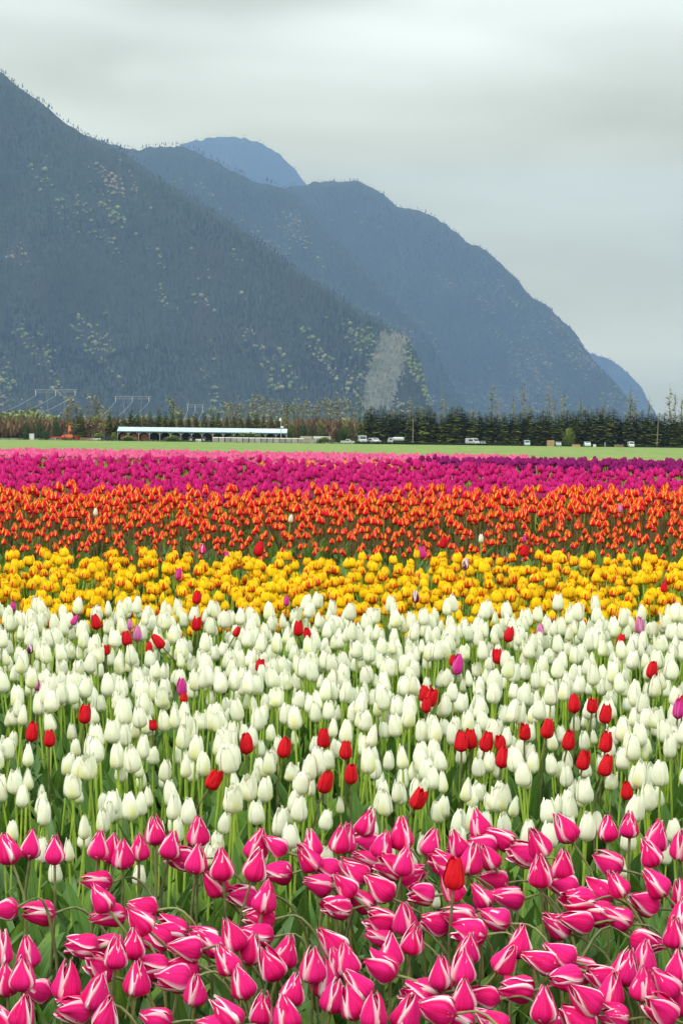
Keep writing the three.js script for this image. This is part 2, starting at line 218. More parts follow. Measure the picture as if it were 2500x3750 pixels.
function petalGeo({ H, R, w, tip, q = 1.5, round = 0.6, edge = 0.03, out = 0, wave = 0, seed = 1, nu = 6, nv = 8 }) {
  return grid(nu, nv, (u, v) => {
    const s = u * 2 - 1, t = v;
    const om = w * (t < 0.42 ? 0.60 + 0.40 * Math.sin(t / 0.42 * Math.PI / 2) : Math.max(0.02, Math.cos((t - 0.42) / 0.58 * Math.PI / 2)) ** round);
    const pr = t < 0.34 ? 0.14 + 0.86 * Math.sin((t / 0.34) * Math.PI / 2) ** 0.85 : lerp(1, tip, ((t - 0.34) / 0.66) ** q);
    const ripple = wave * (noise(s * 3 + seed, t * 4, seed) - 0.5) * t;
    const r = R * pr * (1 + edge * s * s) + out * R * t * t + ripple * R, a = s * om;
    const y = H * (0.985 * t ** 1.22) - 0.05 * H * s * s * t * (1 - t) + ripple * 0.2 * H;
    return [Math.sin(a) * r, y, Math.cos(a) * r];
  });
}
const bloomShapes = {                                                                    // outer petals, inner petals, how far each turns
  egg: { H: 0.080, R: 0.0214, w: 1.18, tip: 0.37, q: 2.3, round: 0.33 }, slim: { H: 0.070, R: 0.0165, w: 1.28, tip: 0.27, q: 1.7, round: 0.36 }, full: { H: 0.077, R: 0.0238, w: 1.16, tip: 0.46, q: 2.4, round: 0.33 }, loose: { H: 0.072, R: 0.0240, w: 1.16, tip: 0.56, q: 2.1, out: 0.04, round: 0.45 },
  cone: { H: 0.080, R: 0.0292, w: 1.26, tip: 0.16, q: 1.4 }, coneLong: { H: 0.086, R: 0.0275, w: 1.2, tip: 0.24, q: 1.5 }, coneBlown: { H: 0.076, R: 0.0300, w: 1.06, tip: 0.60, q: 1.7, out: 0.10 }, coneOpen: { H: 0.078, R: 0.0300, w: 1.12, tip: 0.46, q: 1.5, out: 0.05 }, coneFat: { H: 0.078, R: 0.0312, w: 1.24, tip: 0.28, q: 1.6 },
  cup: { H: 0.055, R: 0.0242, w: 1.18, tip: 0.52, q: 2.6, round: 0.42 }, cupTight: { H: 0.053, R: 0.0215, w: 1.2, tip: 0.38, q: 2.2, round: 0.45 }, flame: { H: 0.055, R: 0.0222, w: 1.2, tip: 0.14, q: 1.4 }, flameOpen: { H: 0.055, R: 0.0232, w: 1.14, tip: 0.36, q: 1.5 }, block: { H: 0.054, R: 0.0220, w: 1.08, tip: 0.55, q: 2.0, out: 0.04 }, far: { H: 0.056, R: 0.0235, w: 1.1, tip: 0.4, q: 1.8 },
};
const petalCache = {};
function petals(shape, mats, parent, seed, lod = 1) {
  const S = bloomShapes[shape], R = rng(seed * 31 + 5), wave = S.out ? 0.40 : 0.20;
  for (let k = 0; k < 6; k++) {
    const inner = k >= 3, key = [shape, inner, k % 3, seed % 3, lod].join();
    petalCache[key] ??= petalGeo({ ...S, R: S.R * (inner ? 0.94 : 1), H: S.H * (inner ? 0.965 : 1) * (1 + (hash(k, seed, 5) - 0.5) * 0.06), tip: S.tip * (inner ? 1.0 : 1) + (hash(k, seed % 3, 9) - 0.5) * 0.10, w: S.w * (inner ? 0.98 : 0.9), wave, seed: k + seed % 3 * 7, edge: inner ? -0.02 : 0.08, nu: lod ? 6 : 4, nv: lod ? 8 : 5 });
    const m = part('petal', petalCache[key], mats[(k + seed) % mats.length], parent);
    m.rotation.y = (inner ? Math.PI / 3 : 0) + (k % 3) * 2 * Math.PI / 3 + (R() - 0.5) * 0.24; m.rotation.x = (R() - 0.5) * (S.out ? 0.16 : 0.05); m.scale.y = 0.94 + 0.12 * R();
  }
}
const leafGeos = [0, 1, 2, 3, 4, 5].map((k) => {
  const R = rng(200 + k), L = 0.24 + R() * 0.10, Wd = 0.020 + R() * 0.014, lean = 0.10 + R() * 0.22, curl = 0.25 + R() * 1.0, fold = 0.35 + R() * 0.4, twist = (R() - 0.5) * 1.2;
  let px = 0, py = 0; const N = 9, line = []; for (let j = 0; j <= N; j++) { const t = j / N, a = lean + curl * t * t; line.push([px, py, a]); px += Math.sin(a) * L / N; py += Math.cos(a) * L / N; }
  return grid(4, N, (u, v, i, j) => { const s = u * 2 - 1, [x, y, a] = line[j], w = Wd * (0.45 + 0.9 * Math.sin(Math.PI * Math.min(1, 0.12 + v * 0.88)) ** 0.9) * (1 - v ** 5), tw = twist * v, f = fold * Math.abs(s) * w * (1 - 0.6 * v); const ax = s * w * Math.cos(tw), ay = s * w * Math.sin(tw) + f; return [x - Math.cos(a) * ay, y + Math.sin(a) * ay + 0.004 * Math.sin(v * 13 + k) * s, ax]; });
});
function leaves(parent, n, seed, m, scale = 1) {
  const R = rng(seed * 17 + 3);
  for (let k = 0; k < n; k++) { const l = part('leaf', leafGeos[Math.floor(R() * 6)], m, parent); l.rotation.y = k * 2.2 + R() * 1.2; l.position.y = k * 0.035 * scale; l.scale.setScalar((1 - 0.13 * k) * (0.85 + 0.3 * R()) * scale); }
}
// a plant: stem, leaves and six petals, its foot at the group's origin
function tulip(parent, { shape, mats, stem, height, seed, lean = 0.05, nLeaves = 2, leafMat, leafScale = 1, lod = 1, thick = 0.0034 }) {
  const R = rng(seed * 13 + 1), a = R() * 6.28, dx = Math.cos(a) * lean, dz = Math.sin(a) * lean, top = V(dx * height * 0.6, height, dz * height * 0.6);
  part('stem', tube([V(0, -0.01, 0), V(dx * height * 0.08, height * 0.35, dz * height * 0.08), V(dx * height * 0.3, height * 0.72, dz * height * 0.3), top], thick * 1.25, thick, 5, 6), stem, parent);
  const bloom = new THREE.Group(); petals(shape, mats, bloom, seed, lod);
  bloom.quaternion.setFromUnitVectors(V(0, 1, 0), V(dx * 1.2, 1, dz * 1.2).normalize()); bloom.position.copy(top); bloom.updateMatrix();
  for (const m of [...bloom.children]) { m.updateMatrix(); m.applyMatrix4(bloom.matrix); parent.add(m); }
  leaves(parent, nLeaves, seed, leafMat, leafScale);
}
function massOf(protos, name, label, plants, group) {                                     // what is past the nearest 300: one object, copies
  const g = new THREE.Group(); g.name = numbered(name); tag(g, label, 'tulips', null, 'stuff'); scene.add(g);
  protos.forEach((p, k) => {
    const by = new Map(); p.updateMatrixWorld(true);
    p.traverse((o) => { if (o.isMesh) { const key = o.material; if (!by.has(key)) by.set(key, []); by.get(key).push(o.geometry.clone().applyMatrix4(o.matrixWorld)); } });
    const keys = [...by.keys()], geo = mergeGeometries(keys.map((m) => mergeGeometries(by.get(m))), true), mine = plants.filter((q) => q.k === k); if (!mine.length) return;
    instances('tulip_plants', geo, keys, mine.map((q) => ({ m: q.m, c: q.c })), g);
  });
}
const seen = new Set(), ONES = 'zero one two three four five six seven eight nine ten eleven twelve thirteen fourteen fifteen sixteen seventeen eighteen nineteen'.split(' '), TENS = '_ _ twenty thirty forty fifty sixty seventy eighty ninety'.split(' ');
const spell = (n) => n < 0 ? 'minus ' + spell(-n) : n >= 100 ? 'a hundred' : n < 20 ? ONES[n] : TENS[Math.floor(n / 10)] + (n % 10 ? '-' + ONES[n % 10] : '');
const exact = (v, n) => { const [a, b] = Math.abs(v).toFixed(n).split('.'); return spell(+a) + (b ? '-point-' + [...b].map((k) => ONES[+k]).join('-') : ''); };
const words = { egg: 'closed egg-shaped', slim: 'slim budded', full: 'plump', loose: 'loose-topped' };
function where(p) { const [x, y] = toPhoto(p); for (const n of [0, 1, 2, 3]) { const t = `${exact(Math.max(0, x / 25), n)} percent across, ${exact(Math.max(0, y / 37.5), n)} down`; if (!seen.has(t) || n === 3) { seen.add(t); return t; } } }

function bed({ name, label, massName, massLabel, group, protos, near, far, slant = 0.06, density, scale, skip, most = 300, seed, tilt = 0.07, look }) {
  const R = rng(seed), plants = [], e = new THREE.Euler();
  for (let d = near; d < far;) {
    const sp = 1 / Math.sqrt(density(d)), w = d * 0.171 * 1.22 + 0.2;
    for (let x = -w + R() * sp; x < w; x += sp) {
      const px = x + (R() - 0.5) * sp * 0.95, dd = d + (R() - 0.5) * sp * 0.95, D = dd + slant * px; if (skip && skip(px, D, R)) continue;
      const s = scale(dd, R), k = Math.floor(R() * protos.length), p = V(px, groundY(px, D) - 0.01, -D);
      e.set((R() - 0.5) * 2 * tilt, R() * 6.2832, (R() - 0.5) * 2 * tilt, 'XZY');
      const q = new THREE.Quaternion().setFromEuler(e), t = 0.93 + 0.14 * R();
      const hd = toPhoto(V(0, (protos[k].userData.height + 0.035) * s, 0).applyQuaternion(q).add(p)), reach = 340 / D; if (ODD.some((o) => D < whiteDepth(o[1]) && Math.abs(o[0] - hd[0]) < reach * (o[4] < 0.9 ? 0.6 : 1) && hd[1] - o[1] > -reach && hd[1] - o[1] < reach * (o[4] < 0.9 ? 0.7 : 1.5))) continue;
      plants.push({ p, q, s, k, D, c: [t, t * (0.98 + 0.04 * R()), t], m: new THREE.Matrix4().compose(p, q, V(s, s, s)) });
    }
    d += sp * 0.92;
  }
  plants.sort((a, b) => a.D - b.D);
  let n = 0; const rest = [];
  for (const t of plants) {
    const head = V(0, protos[t.k].userData.height, 0).multiplyScalar(t.s).applyQuaternion(t.q).add(t.p), [hx, hy] = toPhoto(head);
    if (n < most && hx > -10 && hx < 2510 && hy < 3770) {
      const o = protos[t.k].clone(); o.name = numbered(name); o.position.copy(t.p); o.quaternion.copy(t.q); o.scale.setScalar(t.s);
      tag(o, label(t, protos[t.k].userData.look) + ', ' + where(head), 'tulip', group); scene.add(o); n++;
    } else rest.push(t);
  }
  if (rest.length) massOf(protos, massName, massLabel, rest);
  console.log(name, n, rest.length);
}
function proto(look, o) { const g = new THREE.Group(); tulip(g, o); g.userData = { look, height: o.height }; return g; }

// the nearest bed: drooping pink tulips with white edges. Photo x, y of each bloom and the way its tip points (0 up, - to the left)
const PINKS = [];
{ const a = (list, ox) => { for (let i = 0; i < list.length; i += 3) PINKS.push([list[i] / 1.2544 + ox, list[i + 1] / 1.2544 + 2900, list[i + 2]]); };
  a([38, 265, -20, 145, 247, 5, 252, 272, -2, 455, 247, 5, 515, 265, 10, 565, 290, 0, 640, 258, 0, 712, 182, -2, 785, 245, 10, 828, 300, -75, 908, 185, 0, 905, 312, 5, 1020, 335, -5, 1180, 245, 15, 1265, 245, -55, 1430, 240, -10, 1415, 305, -35, 1560, 220, 10, 1175, 340, 15, 1278, 372, -88, 1500, 350, -70, 1460, 425, -70, 985, 420, -35, 1115, 478, -75, 1218, 485, 10,
    450, 410, -85, 467, 490, -35, 505, 570, -95, 660, 530, -80, 640, 590, -40, 715, 670, -60, 180, 555, -85, 20, 540, -100, 1190, 580, -80, 1185, 655, -80, 1065, 660, -20, 785, 640, -70, 380, 715, -85, 490, 710, -85, 615, 700, 0, 535, 740, 5, 130, 740, -5, 2, 720, 5, 465, 810, -50, 700, 810, -84, 835, 815, -80, 855, 715, -75, 930, 670, -60, 975, 700, -50, 1040, 775, -25, 1155, 725, 10, 1312, 735, 15, 1245, 790, -25,
    1110, 880, -20, 1345, 910, 15, 1435, 800, 0, 1485, 860, 0, 1520, 690, -40, 1545, 530, -75, 30, 870, -5, 165, 910, -80, 307, 875, 5, 445, 920, 15, 630, 860, 5, 898, 915, 5, 340, 1000, -80, 490, 1020, 15, 105, 1015, 10, 720, 1045, -80, 1040, 1020, -45, 1205, 1000, 5, 1312, 1020, -10, 1532, 940, 10, 800, 860, -88, 105, 840, 0, 1552, 790, -20, 5, 1050, -30, 985, 1075, -80], 0);
  a([20, 215, 10, 115, 145, 20, 190, 245, 15, 275, 195, 0, 410, 235, 15, 115, 230, -80, 110, 315, -60, 225, 345, -60, 288, 320, 10, 330, 380, 60, 58, 365, -50, 15, 430, -40, 90, 500, -55, 175, 440, -50, 365, 470, -75, 530, 240, -20, 546, 280, -65, 630, 150, -15, 648, 240, -75, 735, 215, -60, 676, 300, -30, 595, 310, 10, 468, 340, -60, 505, 440, -30, 640, 480, -35, 700, 405, -76, 765, 485, -80, 700, 580, -70, 832, 285, -70, 902, 235, -25, 912, 365, -5, 1015, 335, 0, 1026, 170, -30, 1222, 170, 0, 1322, 155, 0, 1446, 205, 10, 1415, 280, -25, 1225, 325, -60, 1265, 425, -30, 1440, 420, -40, 1558, 250, 0, 1015, 432, -80,
    1170, 462, -60, 1085, 500, -80, 1390, 510, -65, 1265, 575, -65, 1170, 555, -75, 1085, 595, -80, 985, 610, -50, 180, 590, -70, 291, 585, -5, 432, 600, -80, 540, 570, -80, 175, 660, -75, 225, 730, 0, 330, 680, 10, 582, 720, 5, 590, 640, -80, 555, 805, 0, 752, 770, 30, 820, 690, 10, 920, 780, -70, 1005, 745, -60, 462, 835, -5, 805, 905, -80, 1028, 860, -85, 1090, 808, -60, 1180, 850, -60, 1115, 950, -45, 1238, 910, 10, 1300, 810, 15, 1386, 770, 5,
    1382, 885, 0, 1400, 690, 100, 1530, 650, 0, 1545, 800, 0, 1482, 880, -45, 1465, 1000, -50, 1245, 1030, -70, 1080, 1055, -50, 930, 985, 0, 562, 935, 0, 652, 940, -80, 380, 905, -75, 342, 945, -60, 300, 1020, 20, 440, 1000, -80, 530, 1055, -60, 45, 975, -20, 22, 770, -10, 70, 890, -40, 150, 1010, 0, 185, 800, -60, 1548, 950, -20, 1560, 480, -10, 1560, 570, 10, 1010, 1075, -75, 690, 1060, -60], 1250);
}
const pinkDepth = table([[2980, 5.45], [3050, 5.2], [3380, 4.62], [3700, 4.17], [3760, 4.1]]);
{
  const R = rng(77);
  const poses = (a) => Math.abs(a) < 13 ? 'standing upright' : Math.abs(a) < 45 ? (a < 0 ? 'leaning left' : 'leaning right') : a < 0 ? 'bowed over, tip left' : 'bowed over, tip right';
  PINKS.forEach(([x, y, ang], i) => {
    const bowed = Math.abs(ang) > 45, d = pinkDepth(y) + (R() - 0.5) * 0.16 + (bowed ? 0.05 : -0.05), P = at(x, y, d), a = ang * Math.PI / 180;
    const axis = V(Math.sin(a), Math.cos(a), (R() - 0.45) * (bowed ? 0.75 : 0.4)).normalize(), sc = (1 + (R() - 0.5) * 0.20) * 1.02, H = 0.078 * sc;
    const foot = P.clone().addScaledVector(axis, -H * 0.48);                              // where the stem meets the bloom
    const reach = Math.sin(a) * (bowed ? 0.12 + 0.07 * R() : 0.07), bx = foot.x - reach + (R() - 0.5) * 0.03, bz = foot.z - axis.z * (bowed ? 0.10 : 0.03) + (R() - 0.5) * 0.05;
    const B = V(bx, groundY(bx, -bz), bz), t = thing('pink_tulip', `white-edged pink tulip ${poses(ang)}, ${where(P)}`, 'tulip', 'drooping pink tulips in the front bed', B);
    const rise = foot.y - B.y, f = foot.clone().sub(B), back = axis.clone().multiplyScalar(-1);
    const pts = bowed ? [V(0, -0.01, 0), V(f.x * 0.04, rise * 0.42, f.z * 0.04), V(f.x * 0.20, rise * 0.84, f.z * 0.2), f.clone().addScaledVector(back, 0.055).add(V(0, 0.018, 0)), f.clone().addScaledVector(axis, 0.004)]
      : [V(0, -0.01, 0), V(f.x * 0.1, rise * 0.4, f.z * 0.1), f.clone().addScaledVector(back, rise * 0.22), f.clone().addScaledVector(axis, 0.004)];
    part('stem', tube(pts, 0.0046, 0.0036, 6, bowed ? 14 : 8), R() < 0.6 ? stemOlive : stemPale, t);
    const b = new THREE.Group(); petals(['cone', 'coneFat', 'coneLong', 'coneOpen', 'coneFat', 'coneBlown', 'cone'][bowed ? (i * 5) % 7 : (i * 5) % 5], PINK, b, i % 9);
    b.quaternion.setFromUnitVectors(V(0, 1, 0), axis).multiply(new THREE.Quaternion().setFromAxisAngle(V(0, 1, 0), R() * 6.28)); b.position.copy(f); b.scale.setScalar(sc); b.updateMatrix();
    for (const m of [...b.children]) { m.updateMatrix(); m.applyMatrix4(b.matrix); t.add(m); }
    leaves(t, 3, i + 50, leafMats[i % 3], 1.12);
  });
  console.log('pink', PINKS.length);
}

// single odd tulips among the others
const ODD = [];
{ const a = (ox, oy, list) => list.forEach(([x, y, kind, ang, size, text]) => ODD.push([x / 1.2544 + ox, y / 1.2544 + oy, kind, ang, size ?? 1, text]));
  a(0, 2050, [[905, 172, 'red', 3], [440, 287, 'red', -14], [905, 292, 'red', 10], [583, 360, 'red', -6], [727, 375, 'red', -38], [685, 403, 'red', 0, 0.7], [490, 412, 'red', 0, 0.7], [1088, 330, 'red', 25, 0.7], [1370, 315, 'red', 0], [1412, 340, 'red', -15, 0.8], [1195, 482, 'red', 10, 0.85], [392, 708, 'red', 6], [150, 792, 'red', 6, 0.95], [228, 820, 'red', 0, 0.85], [703, 757, 'red', 0, 0.6], [1132, 845, 'red', 0], [1307, 862, 'red', 10], [1485, 820, 'red', 0], [985, 1008, 'red', 28], [1495, 1022, 'red', 15], [845, 632, 'red', 0, 0.6],
    [632, 340, 'mauve', 0], [835, 585, 'cerise', -3, 0.95], [820, 65, 'cerise', 5, 0.9], [140, 405, 'bicolour', 0, 0.7], [345, 278, 'cerise', 30, 0.7], [598, 297, 'mauve', 0, 0.7], [62, 214, 'cerise', 0, 0.7], [1315, 190, 'cerise', 0, 0.7], [172, 575, 'cerise', 0, 0.6]]);
  a(1250, 2050, [[340, 170, 'bicolour', 0, 0.9], [570, 20, 'bicolour', 0, 0.9], [533, 482, 'cerise', 10, 1.15], [768, 343, 'red', 14], [717, 440, 'red', -8], [512, 462, 'red', 0, 0.7], [1280, 372, 'red', 16, 0.85], [1425, 505, 'red', 10], [385, 612, 'red', 0], [413, 634, 'red', 15], [388, 668, 'red', 0, 0.8], [1066, 660, 'red', 0], [1152, 668, 'red', 5, 0.85], [1212, 708, 'red', 5], [1562, 665, 'red', 0], [945, 775, 'red', 8], [840, 788, 'red', 0, 0.9], [550, 835, 'red', 0], [592, 822, 'red', 0], [665, 835, 'red', 12], [730, 838, 'red', 0, 0.8], [740, 908, 'red', 10], [1042, 828, 'red', 10], [1215, 838, 'red', 8], [1112, 918, 'red', 10], [1215, 945, 'red', 16], [20, 875, 'red', 0, 0.9], [45, 985, 'red', 0, 0.9], [355, 1095, 'red', 25], [1308, 1060, 'red', 0, 0.8], [912, 325, 'mauve', 0, 0.85], [1368, 300, 'mauve', -4, 1.1], [1545, 685, 'cerise', 4]]);
  a(0, 1600, [[1190, 515, 'red', 15, 1.35], [930, 515, 'pink', 0, 0.9], [1042, 548, 'cerise', 0, 0.8], [440, 345, 'white', 0, 0.8], [1335, 375, 'white', 5, 0.8]]);
  a(1250, 1600, [[468, 485, 'red', 10, 1.15], [370, 530, 'cerise', -10, 1.1], [840, 522, 'red', 8, 1.1], [570, 583, 'bicolour', 0, 0.9], [640, 467, 'white', 0, 0.8], [1278, 330, 'mauve', 0, 0.9], [840, 467, 'cerise', 0, 0.6], [1480, 690, 'red', 0, 0.8]]);
  a(1250, 2900, [[520, 375, 'red', 4, 1.1]]);
}
const whiteDepth = table([[1750, 15.4], [1850, 14.2], [1990, 12.75], [2060, 11.4], [2180, 10.25], [2240, 9.55], [2551, 7.45], [2960, 5.78], [3200, 4.75]]);
{
  const kinds = { red: [RED, 'full', 'scarlet red'], cerise: [CERISE, 'egg', 'deep violet-pink'], mauve: [MAUVE, 'egg', 'pale lilac-pink'], bicolour: [BICOLOUR, 'egg', 'dark purple and white'], white: [[WHITE[0]], 'egg', 'lone white'], pink: [PINK, 'cone', 'pink and white'] };
  const R = rng(505);
  ODD.forEach(([x, y, kind, ang, size], i) => {
    const d = whiteDepth(y) - 0.10, P = at(x, y, d), a = ang * Math.PI / 180, [mats, shape, word] = kinds[kind], sc = 0.94 * size, H = bloomShapes[shape].H * sc, axis = V(Math.sin(a), Math.cos(a), (R() - 0.5) * 0.2).normalize(), foot = P.clone().addScaledVector(axis, -H / 2);
    const bx = foot.x - Math.sin(a) * 0.08, bz = foot.z - 0.02, B = V(bx, groundY(bx, -bz), bz), amid = y > 2950 ? 'pink tulips' : y > 2225 ? 'white tulips' : y > 2030 ? 'yellow tulips' : 'orange tulips';
    const t = thing(kind === 'red' ? 'red_tulip' : kind === 'white' ? 'stray_white_tulip' : 'stray_tulip', `${word} tulip standing out among the ${amid}, ${where(P)}`, 'tulip', 'odd tulips among the others', B);
    const f = foot.clone().sub(B);
    part('stem', tube([V(0, -0.01, 0), V(f.x * 0.1, f.y * 0.45, f.z * 0.1), f.clone().addScaledVector(axis, -f.y * 0.2), f.clone().addScaledVector(axis, 0.004)], 0.0042, 0.0034, 6, 8), kind === 'white' ? stemGreen : stemOlive, t);
    const b = new THREE.Group(); petals(i % 4 === 2 && kind === 'red' ? 'loose' : shape, mats, b, i % 7);
    b.quaternion.setFromUnitVectors(V(0, 1, 0), axis).multiply(new THREE.Quaternion().setFromAxisAngle(V(0, 1, 0), R() * 6.28)); b.position.copy(f); b.scale.setScalar(sc); b.updateMatrix();
    for (const m of [...b.children]) { m.updateMatrix(); m.applyMatrix4(b.matrix); t.add(m); }
    leaves(t, 2, i + 900, leafMats[1], 1);
  });
}

const whites = [['egg', 0, 0], ['egg', 1, 1], ['slim', 2, 2], ['full', 0, 3], ['loose', 4, 4], ['egg', 3, 5], ['full', 1, 6], ['slim', 3, 7], ['egg', 4, 8]].map(([shape, tint, s]) => proto(words[shape] + (tint >= 2 && tint < 4 ? ' yellow-flushed' : ''), { shape, mats: [WHITE[tint], WHITE[tint ? tint - 1 : 0]], stem: stemGreen, height: 0.455, seed: s + 3, lean: 0.05, nLeaves: 4, leafMat: leafMats[s % 3], leafScale: 1.12 }));
bed({ name: 'white_tulip', label: (t, look) => `${look} white tulip`, group: 'white tulips in the white bed', massName: 'distant_white_tulips', massLabel: 'packed rows of white tulips in the rear part of the white bed', protos: whites, near: 5.62, far: 9.65, density: (d) => lerp(84, 130, clamp((d - 5.7) / 3)), scale: (d, R) => 0.80 + 0.34 * R() ** 0.8, seed: 5, tilt: 0.12, skip: (x, d, R) => d < 5.8 && R() < 0.25 });
{ // a few whites rising between the pinks
  const R = rng(31); [[170, 265], [255, 365], [340, 260], [620, 380], [950, 285], [1340, 205], [1510, 290]].forEach(([x, y], i) => { const k = [0, 3, 2, 3, 4, 3, 4][i], P = at(x / 1.2544, y / 1.2544 + 2900, 5.42), o = whites[k].clone(), gy = groundY(P.x, 5.42), s = (P.y - gy) / 0.495; o.position.set(P.x, gy, -5.42); o.scale.setScalar(s); o.rotation.y = R() * 6; o.name = numbered('white_tulip'); tag(o, 'white tulip low behind the pink tulips, ' + where(P), 'tulip', 'white tulips in the white bed'); scene.add(o); });
  [[560, 215], [340, 300], [830, 190], [960, 200], [1100, 160], [1310, 345], [440, 500], [1290, 210]].forEach(([x, y], i) => { const k = [4, 2, 0, 3, 0, 2, 1, 0][i], P = at(x / 1.2544 + 1250, y / 1.2544 + 2900, 5.42), o = whites[k].clone(), gy = groundY(P.x, 5.42), s = (P.y - gy) / 0.495; o.position.set(P.x, gy, -5.42); o.scale.setScalar(s); o.rotation.y = R() * 6; o.name = numbered('white_tulip'); tag(o, 'white tulip low behind the pink tulips, ' + where(P), 'tulip', 'white tulips in the white bed'); scene.add(o); });
}
const yellows = [['cup', 0, 0], ['cup', 1, 1], ['cupTight', 2, 2], ['cup', 3, 3], ['cupTight', 0, 4], ['cup', 2, 5]].map(([shape, t, s]) => proto(['mostly plain yellow', 'red-streaked yellow', 'strongly red-flamed yellow', 'red-flamed yellow'][t], { shape, mats: [YELLOW[t], YELLOW[(t + 3) % 4 === 2 ? 1 : t], YELLOW[Math.min(t, 1)]], stem: stemGreen, height: 0.36, seed: s + 23, lean: 0.08, nLeaves: 2, leafMat: leafMats[s % 3] }));
bed({ name: 'yellow_tulip', label: (t, look) => `${look} tulip`, group: 'yellow and red tulips in the yellow bed', massName: 'distant_yellow_tulips', massLabel: 'packed rows of yellow red-flamed tulips in the rear part of their bed', protos: yellows, near: 9.9, far: 12.05, density: () => 128, scale: (d, R) => 0.86 + 0.34 * R(), seed: 6, tilt: 0.12 });
const oranges = [['flame', 0, 0], ['flame', 1, 1], ['flameOpen', 2, 2], ['flame', 2, 3], ['flameOpen', 0, 4]].map(([shape, t, s]) => proto(shape === 'flame' ? 'pointed closed' : 'slightly open', { shape, mats: [ORANGE[t], ORANGE[(t + 1) % 3]], stem: stemBrown, height: 0.45, seed: s + 33, lean: 0.05, nLeaves: 2, leafMat: leafMats[s % 3], leafScale: 0.95 }));
bed({ name: 'orange_tulip', label: (t, look) => `${look} yellow-edged red tulip`, group: 'red and yellow-edged tulips in the orange bed', massName: 'distant_orange_tulips', massLabel: 'packed rows of red yellow-edged tulips in the rear part of their bed', protos: oranges, near: 12.65, far: 15.1, density: (d) => lerp(66, 150, clamp((d - 12.7) / 1.4)), scale: (d, R) => lerp(0.66, 1.06, clamp((d - 12.6) / 1.5)) * (0.85 + 0.3 * R()), seed: 7, tilt: 0.07 });
const purpleFrom = (x) => 19.5 - 0.30 * Math.max(0, x - 0.4);
const magentas = [['block', 0, 0], ['block', 1, 1], ['full', 2, 2], ['block', 2, 3], ['cupTight', 1, 4]].map(([shape, t, s]) => proto(['dark magenta', 'magenta', 'light-edged magenta'][t], { shape, mats: [MAGENTA[t], MAGENTA[(t + 1) % 3]], stem: stemGreen, height: 0.37, seed: s + 43, lean: 0.1, nLeaves: 2, leafMat: leafMats[s % 3], lod: 0 }));
bed({ name: 'magenta_tulip', label: (t, look) => `${look} tulip`, group: 'magenta tulips in the magenta bed', massName: 'distant_magenta_tulips', massLabel: 'packed rows of magenta tulips in the rear part of their bed', protos: magentas, near: 15.5, far: 19.5, slant: 0.0, density: () => 118, scale: (d, R) => 0.88 + 0.28 * R(), seed: 8, tilt: 0.16, skip: (x, d) => d > purpleFrom(x) });
const rear = (x, d) => d > 24.5 + 2.2 * clamp((1.2 - x) / 3) ? 0 : 1;
const farPlant = (mats, s, h = 0.36) => proto('', { shape: 'far', mats, stem: stemGreen, height: h, seed: s, lean: 0.1, nLeaves: 2, leafMat: leafMats[s % 3], lod: 0 });
// the thin far strips read as ribbons of colour; nobody could count their flowers
bed({ name: 'rose_tulip', label: () => '', most: 0, massName: 'rose_tulip_strip', massLabel: 'far ribbon of pale rose tulips along the field crest', protos: [farPlant([PALEPINK[0]], 1), farPlant([PALEPINK[1]], 2), farPlant(PALEPINK, 3)], near: 22.6, far: 29, slant: 0, density: () => 90, scale: (d, R) => 0.9 + 0.25 * R(), seed: 9, tilt: 0.12, skip: (x, d) => x > 1.9 + (d - 22) * 0.12 });
bed({ name: 'purple_tulip', label: () => '', most: 0, massName: 'purple_tulip_strip', massLabel: 'far ribbon of dark purple tulips thinning out at its left end', protos: [farPlant(PURPLE, 1), farPlant(PURPLE, 2)], near: 18.0, far: 22.6, slant: 0, density: () => 95, scale: (d, R) => 0.95 + 0.25 * R(), seed: 10, tilt: 0.12, skip: (x, d, R) => d < purpleFrom(x) + 0.15 || x < 0.7 + R() * 0.5 });
bed({ name: 'apricot_tulip', label: () => '', most: 0, massName: 'apricot_tulip_strip', massLabel: 'thin ribbon of apricot orange tulips between rose and magenta', protos: [farPlant(APRICOT, 4, 0.33)], near: 21.0, far: 21.9, slant: 0, density: () => 60, scale: (d, R) => 0.9 + 0.25 * R(), seed: 12, tilt: 0.12, skip: (x, d, R) => x < -1.2 || R() < clamp((0 - x) * 0.6) });
bed({ name: 'apricot_tulip', label: () => '', most: 0, massName: 'apricot_tulip_strip', massLabel: 'scattered apricot tulips on the crest behind the purple strip', protos: [farPlant(APRICOT, 5), farPlant([YELLOW[0]], 6)], near: 23.2, far: 24.6, slant: 0, density: () => 26, scale: (d, R) => 0.9 + 0.25 * R(), seed: 13, tilt: 0.12, skip: (x) => x < 1.6 });
